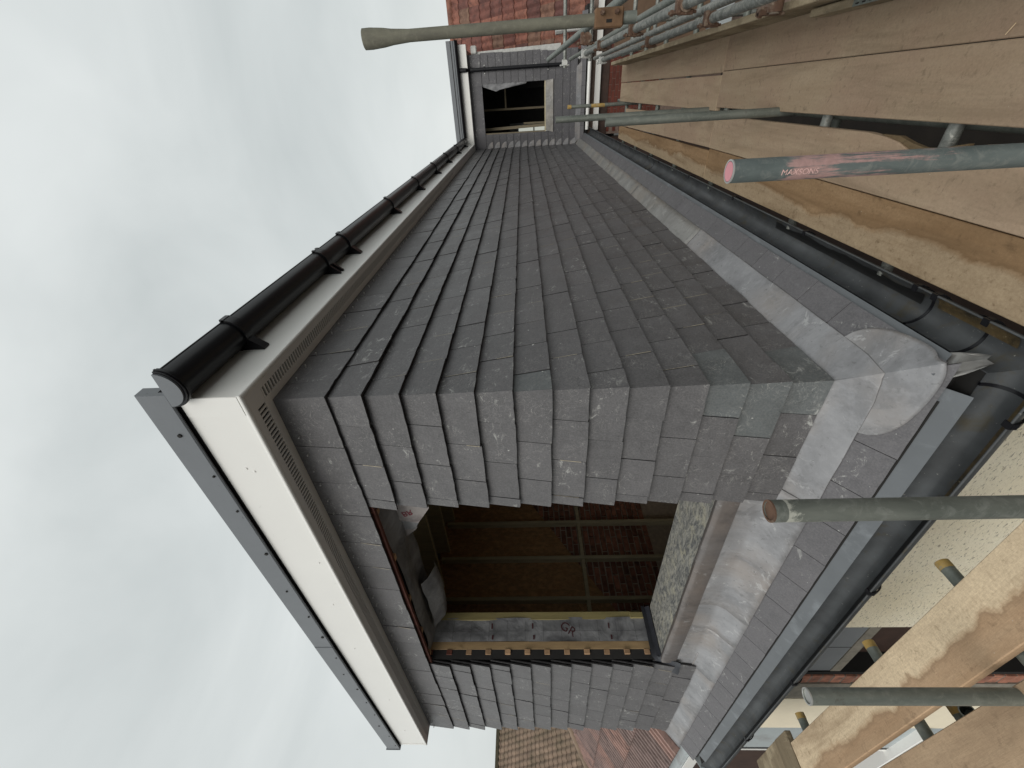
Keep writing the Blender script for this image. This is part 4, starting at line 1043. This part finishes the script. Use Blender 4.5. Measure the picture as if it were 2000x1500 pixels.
mb = MB(); mb.tube((-.924, .582, .368), (-.924, .582, .3725), TR + .0005, 24, wall=.004); build('end_rim', mb, 'steel', tF, smooth=True)
tube((1.51, -.905, -2.6), (1.50, -.903, .733), 'tube', 'upright tube behind the pink one, thicker of the pair before the inner corner')
tube((2.62, -.885, -2.6), (2.60, -.880, .960), 'tube', 'tallest of the thin uprights beside the far opening')
tE = tube((6.01, -.880, -2.6), (6.0, -.875, .500), 'tube', 'far upright tube with a yellow end beside the red brick')
mb = MB(); mb.tube((6.0, -.875, .495), (6.0, -.875, .550), TR + .003, 16); build('yellow_end', mb, 'yellow', tE)
mb = MB(); mb.tube((6.0, -.875, .20), (6.0, -.875, .0), TR + .001, 16, cap=False); build('yellow_paint', mb, 'yellow', tE)
tube((.37, 6.2, -.6), (.38, 6.15, .30), 'tube_light', 'pale tube standing in front of the pink tiled roof at the left')
# tall greenish pole top left with its flared end, and the sleeve it stands in
mb = MB(); ax, ay = 1.066, -1.331
zs = [.86, 1.0, 1.4, 1.75, 1.83, 1.87, 1.93, 1.965, 1.968]; rs = [.0245, .0245, .0245, .0245, .026, .031, .035, .0345, .03]; profs = []
for z, r in zip(zs, rs):
    fl_ = 1 if z < 1.8 else .86; profs.append([(ax - .02 * (z - .86) + r * math.cos(2 * math.pi * k / 20) * fl_, ay + .012 * (z - .86) + r * math.sin(2 * math.pi * k / 20) / fl_, z) for k in range(20)])
mb.sweep(profs); pt = build('scaffold_pole', mb, 'tube_green', smooth=True, origin=(ax, ay, .86), label='tall greenish pole with a flared top standing against the sky', cat='scaffold pole')
mb = MB(); mb.tube((ax, ay, .70), (ax, ay, .859), TR, 20); build('lower_tube', mb, 'tube', pt, smooth=True)
sl = MB(); sl.box((ax - .035, ay - .038, .762), (ax + .02, ay + .035, .892)); slo = build('sleeve_coupler', sl, 'rust_sleeve', bevel=.006, origin=(ax, ay, .762), label='rusty brown sleeve clamp with two bolts at the foot of the tall pole', cat='coupler')
for z in (.795, .860):
    mb = MB(); mb.tube((ax - .036, ay - .020, z), (ax - .052, ay - .020, z), .011, 6); mb.tube((ax - .05, ay - .020, z), (ax - .062, ay - .020, z), .006, 8); build('bolt', mb, 'rust', slo)
mb = MB(); mb.box((ax - .037, ay + .004, .815), (ax - .0345, ay + .016, .840)); build('slot', mb, 'dark', slo)
# guard rails running away along the platform
tube((-.8, -1.376, .370), (4.04, -1.376, .570), 'tube_light', 'upper mottled guard rail running away along the platform')
tube((-.8, -1.358, .115), (5.18, -1.363, .228), 'tube_light', 'lower mottled guard rail just above the toe board')
tube((.2, -1.47, .30), (6.6, -1.47, .47), 'tube', 'dull rail behind the mottled guard rails')
tube((.6, -1.46, -.02), (6.6, -1.46, .10), 'tube_light', 'pale rail low behind the lower guard rail')
tube((1.2, -1.50, .60), (4.6, -1.38, .91), 'tube', 'dull tube ending in front of the downpipe')
tube((5.85, -3.6, .63), (5.85, -1.34, .615), 'tube_light', 'pale cross tube at the far end in front of the slate wall')
tube((5.9, -3.6, .27), (5.9, -1.40, .265), 'tube_light', 'lower pale cross tube at the far end')
tube((5.2, -3.4, -.16), (5.2, -1.42, -.16), 'tube_light', 'low white cross tube beyond the rusty clamp')
tube((5.6, -3.4, -.52), (5.6, -1.45, -.52), 'tube_light', 'lowest white cross tube beyond the guard rails')
tube((3.9, -1.60, -1.6), (3.9, -1.60, .9), 'tube_light', 'pale upright standing outside the guard rails')
tube((2.6, -1.62, -2.2), (2.6, -1.62, .02), 'tube', 'dull upright outside the toe board, its lower half hidden')
# couplers
def coupler(c, label, mat='rust', s=1.0, ax='x'):
    x, y, z = c; t = thing('coupler', c, label, 'coupler', 'scaffold couplers')
    e = Vector((1, 0, 0)) if ax == 'x' else Vector((0, 0, 1)) if ax == 'z' else Vector((0, 1, 0))
    P = Vector(c)
    mb = MB(); mb.tube(P - e * .024 * s, P + e * .024 * s, TR + .008, 16); build('clamp_body', mb, mat, t, smooth=True)
    p2 = Vector((x, y + .012, z + .045 * s)) if ax != 'z' else Vector((x - .045, y, z))
    mb = MB(); mb.tube(P + Vector((0, .03, -.055 * s)), P + Vector((0, .03, .075 * s)), .0065, 8); build('bolt', mb, mat, t, smooth=True)
    mb = MB(); mb.tube(P + Vector((0, .03, .052 * s)), P + Vector((0, .03, .066 * s)), .013, 6); mb.tube(P + Vector((0, .03, -.040 * s)), P + Vector((0, .03, -.030 * s)), .012, 6); build('nut', mb, mat, t)
    mb = MB(); mb.box(P + Vector((-.02, -.034, .02)), P + Vector((.02, .036, .044))); mb.box(P + Vector((-.015, .02, -.04)), P + Vector((.015, .040, .03))); build('flap', mb, mat, t, bevel=.004)
    return t
mk = lambda x, z0, z1: z0 + (z1 - z0) * (x + .8) / 4.84
coupler((2.05, -1.376, .487), 'rusty coupler joining the upper guard rail to the rail behind, near the tall pole')
coupler((1.17, -1.376, .452), 'rusty coupler hanging from the upper guard rail, nearest on that rail')
coupler((1.62, -1.360, .160), 'rusty coupler on the lower guard rail in the middle of its run')
coupler((2.85, -1.361, .185), 'rusty coupler on the lower guard rail, farther along')
coupler((3.1, -1.376, .53), 'small dark coupler on the upper guard rail near its far end')
coupler((3.95, -1.376, .567), 'pale mortar-caked coupler at the far end of the upper guard rail', 'mortar_white')
coupler((5.0, -1.363, .225), 'pale mortar-caked coupler at the far end of the lower guard rail', 'mortar_white')
coupler((5.85, -1.40, .61), 'mortar-spattered coupler on the pale far cross tube', 'mortar_white')
coupler((2.35, -1.37, .86 - .1), 'rusty coupler beside the white pipe')
# ring coupler on the toe board with a tube end seen in it
rc = thing('coupler', (1.33, -1.36, -.03), 'large rusty ring coupler holding a tube end, on top of the toe board', 'coupler', 'scaffold couplers')
mb = MB(); mb.tube((1.30, -1.40, -.03), (1.30, -1.335, -.03), TR + .010, 18); build('ring', mb, 'rust', rc, smooth=True)
mb = MB(); mb.tube((1.30, -1.40, -.03), (1.30, -1.330, -.03), TR - .001, 18); build('tube_end', mb, mat_plain('pale_tube_end', (.30, .25, .2), .8), rc)
mb = MB(); mb.tube((1.345, -1.335, -.10), (1.345, -1.335, .03), .008, 8); mb.box((1.32, -1.36, -.01), (1.37, -1.33, .03)); mb.tube((1.345, -1.335, .01), (1.345, -1.335, .028), .016, 6); build('bolt', mb, 'rust', rc, smooth=True)
# small white-tagged tube lying on the toe board
tg = tube((2.4, -1.43, -.05), (1.62, -1.42, -.075), 'tube_light', 'thin pale tube with a white tag lying along the toe board', r=.016)
mb = MB(); mb.box((1.50, -1.445, -.10), (1.63, -1.395, -.05)); build('tag', mb, 'white_pvc', tg, bevel=.002)
# transoms under the boards
for k, x in enumerate((.33, 1.10, 2.38, 3.40, 4.34, 5.21, 6.05)):
    nm = ['nearest', 'second', 'third', 'fourth', 'fifth', 'sixth', 'farthest'][k]
    tube((x, -1.75, -.345), (x + .02, -.33, -.342), 'tube_light' if k in (0, 1) else 'tube', 'transom tube crossing under the platform, %s from the camera along the side wall' % nm)
for k, (x0, y) in enumerate(((-.51, .51), (-.515, 1.17), (-.515, 2.12), (-.80, 1.10))):
    if k == 3: continue
    lb = ['yellow-ended transom poking out beside the cream pebbledash wall', 'yellow-ended transom poking out before the dark recess', 'yellow-ended transom poking out beside the smooth cream render'][k]
    t = tube((-2.2, y, -.342), (x0, y, -.342), 'tube', lb)
    mb = MB(); mb.tube((x0 - .028, y, -.342), (x0 + .002, y, -.342), TR + .0012, 20); build('yellow_end', mb, 'yellow', t, smooth=True)
t = tube((-1.1, 1.06, -.44), (-.80, 1.06, -.44), 'tube', 'short yellow-ended tube in the slot between the pale board and the outermost board')
mb = MB(); mb.tube((-.83, 1.06, -.44), (-.798, 1.06, -.44), TR + .0012, 20); build('yellow_end', mb, 'yellow', t, smooth=True)
tube((-.87, 1.9, -1.2), (-.865, .9, -.35), 'tube', 'sloping tube end seen in the slot beside the outermost board')
tube((-1.9, -.90, -.40), (7.0, -.90, -.40), 'tube', 'ledger tube running below the gap between the boards')
tube((-1.9, -1.50, -.40), (7.0, -1.50, -.40), 'tube', 'outer ledger tube below the toe board')
tube((-.93, -1.9, -.40), (-.93, 4.0, -.40), 'tube', 'ledger tube below the slot beside the pale board')
# lift of boards closing the view below; under-deck shade put into its colour
mb = MB(); mb.box((-1.7, -1.7, -2.45), (8, -.3, -2.40)); build('lower_platform', mb, mat_plain('boards_in_shade', (.022, .017, .013), .9, .3, 4, .2), origin=(3, -1, -2.45), label='dark lower lift of scaffold boards glimpsed through the open gap', cat='platform')
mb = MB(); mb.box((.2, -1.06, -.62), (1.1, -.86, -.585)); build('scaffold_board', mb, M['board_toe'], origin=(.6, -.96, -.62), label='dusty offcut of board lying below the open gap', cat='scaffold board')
tube((.52, -1.6, -.47), (.46, -.4, -.47), 'tube', 'dull tube lying beside the nearest transom, seen down through the gap')
tube((1.26, -1.6, -.47), (1.22, -.4, -.47), 'tube', 'dull tube lying beside the second transom, seen down through the gap')
# things behind the guard rails at the far right: white soil pipe, tan sheet, grey door jamb, dark brickwork
mb = MB(); mb.tube((L + .35, -2.2, .35), (L + .35, -2.32, -2.8), .085, 18); sp_ = build('soil_pipe', mb, 'white_pvc', smooth=True, origin=(L + .35, -2.32, -2.8), label='fat white pipe behind the guard rails below the red tiled roof', cat='pipe')
mb = MB(); mb.tube((L + .35, -2.19, .45), (L + .35, -2.2, .30), .10, 10); build('pipe_collar', mb, 'mortar_white', sp_)
mb = MB(); mb.box((8.6, -2.9, -2.2), (8.66, -1.62, -.55)); build('plywood_sheet', mb, 'tan_panel', origin=(8.6, -2.2, -2.2), label='tan sheet of plywood standing behind the guard rails', cat='plywood sheet')
mb = MB(); mb.box((8.5, -3.4, -2.6), (8.9, -1.60, -2.25)); build('grey_beam', mb, 'panel_blue', origin=(8.5, -2.5, -2.6), label='pale grey beam edge behind the guard rails', cat='beam')
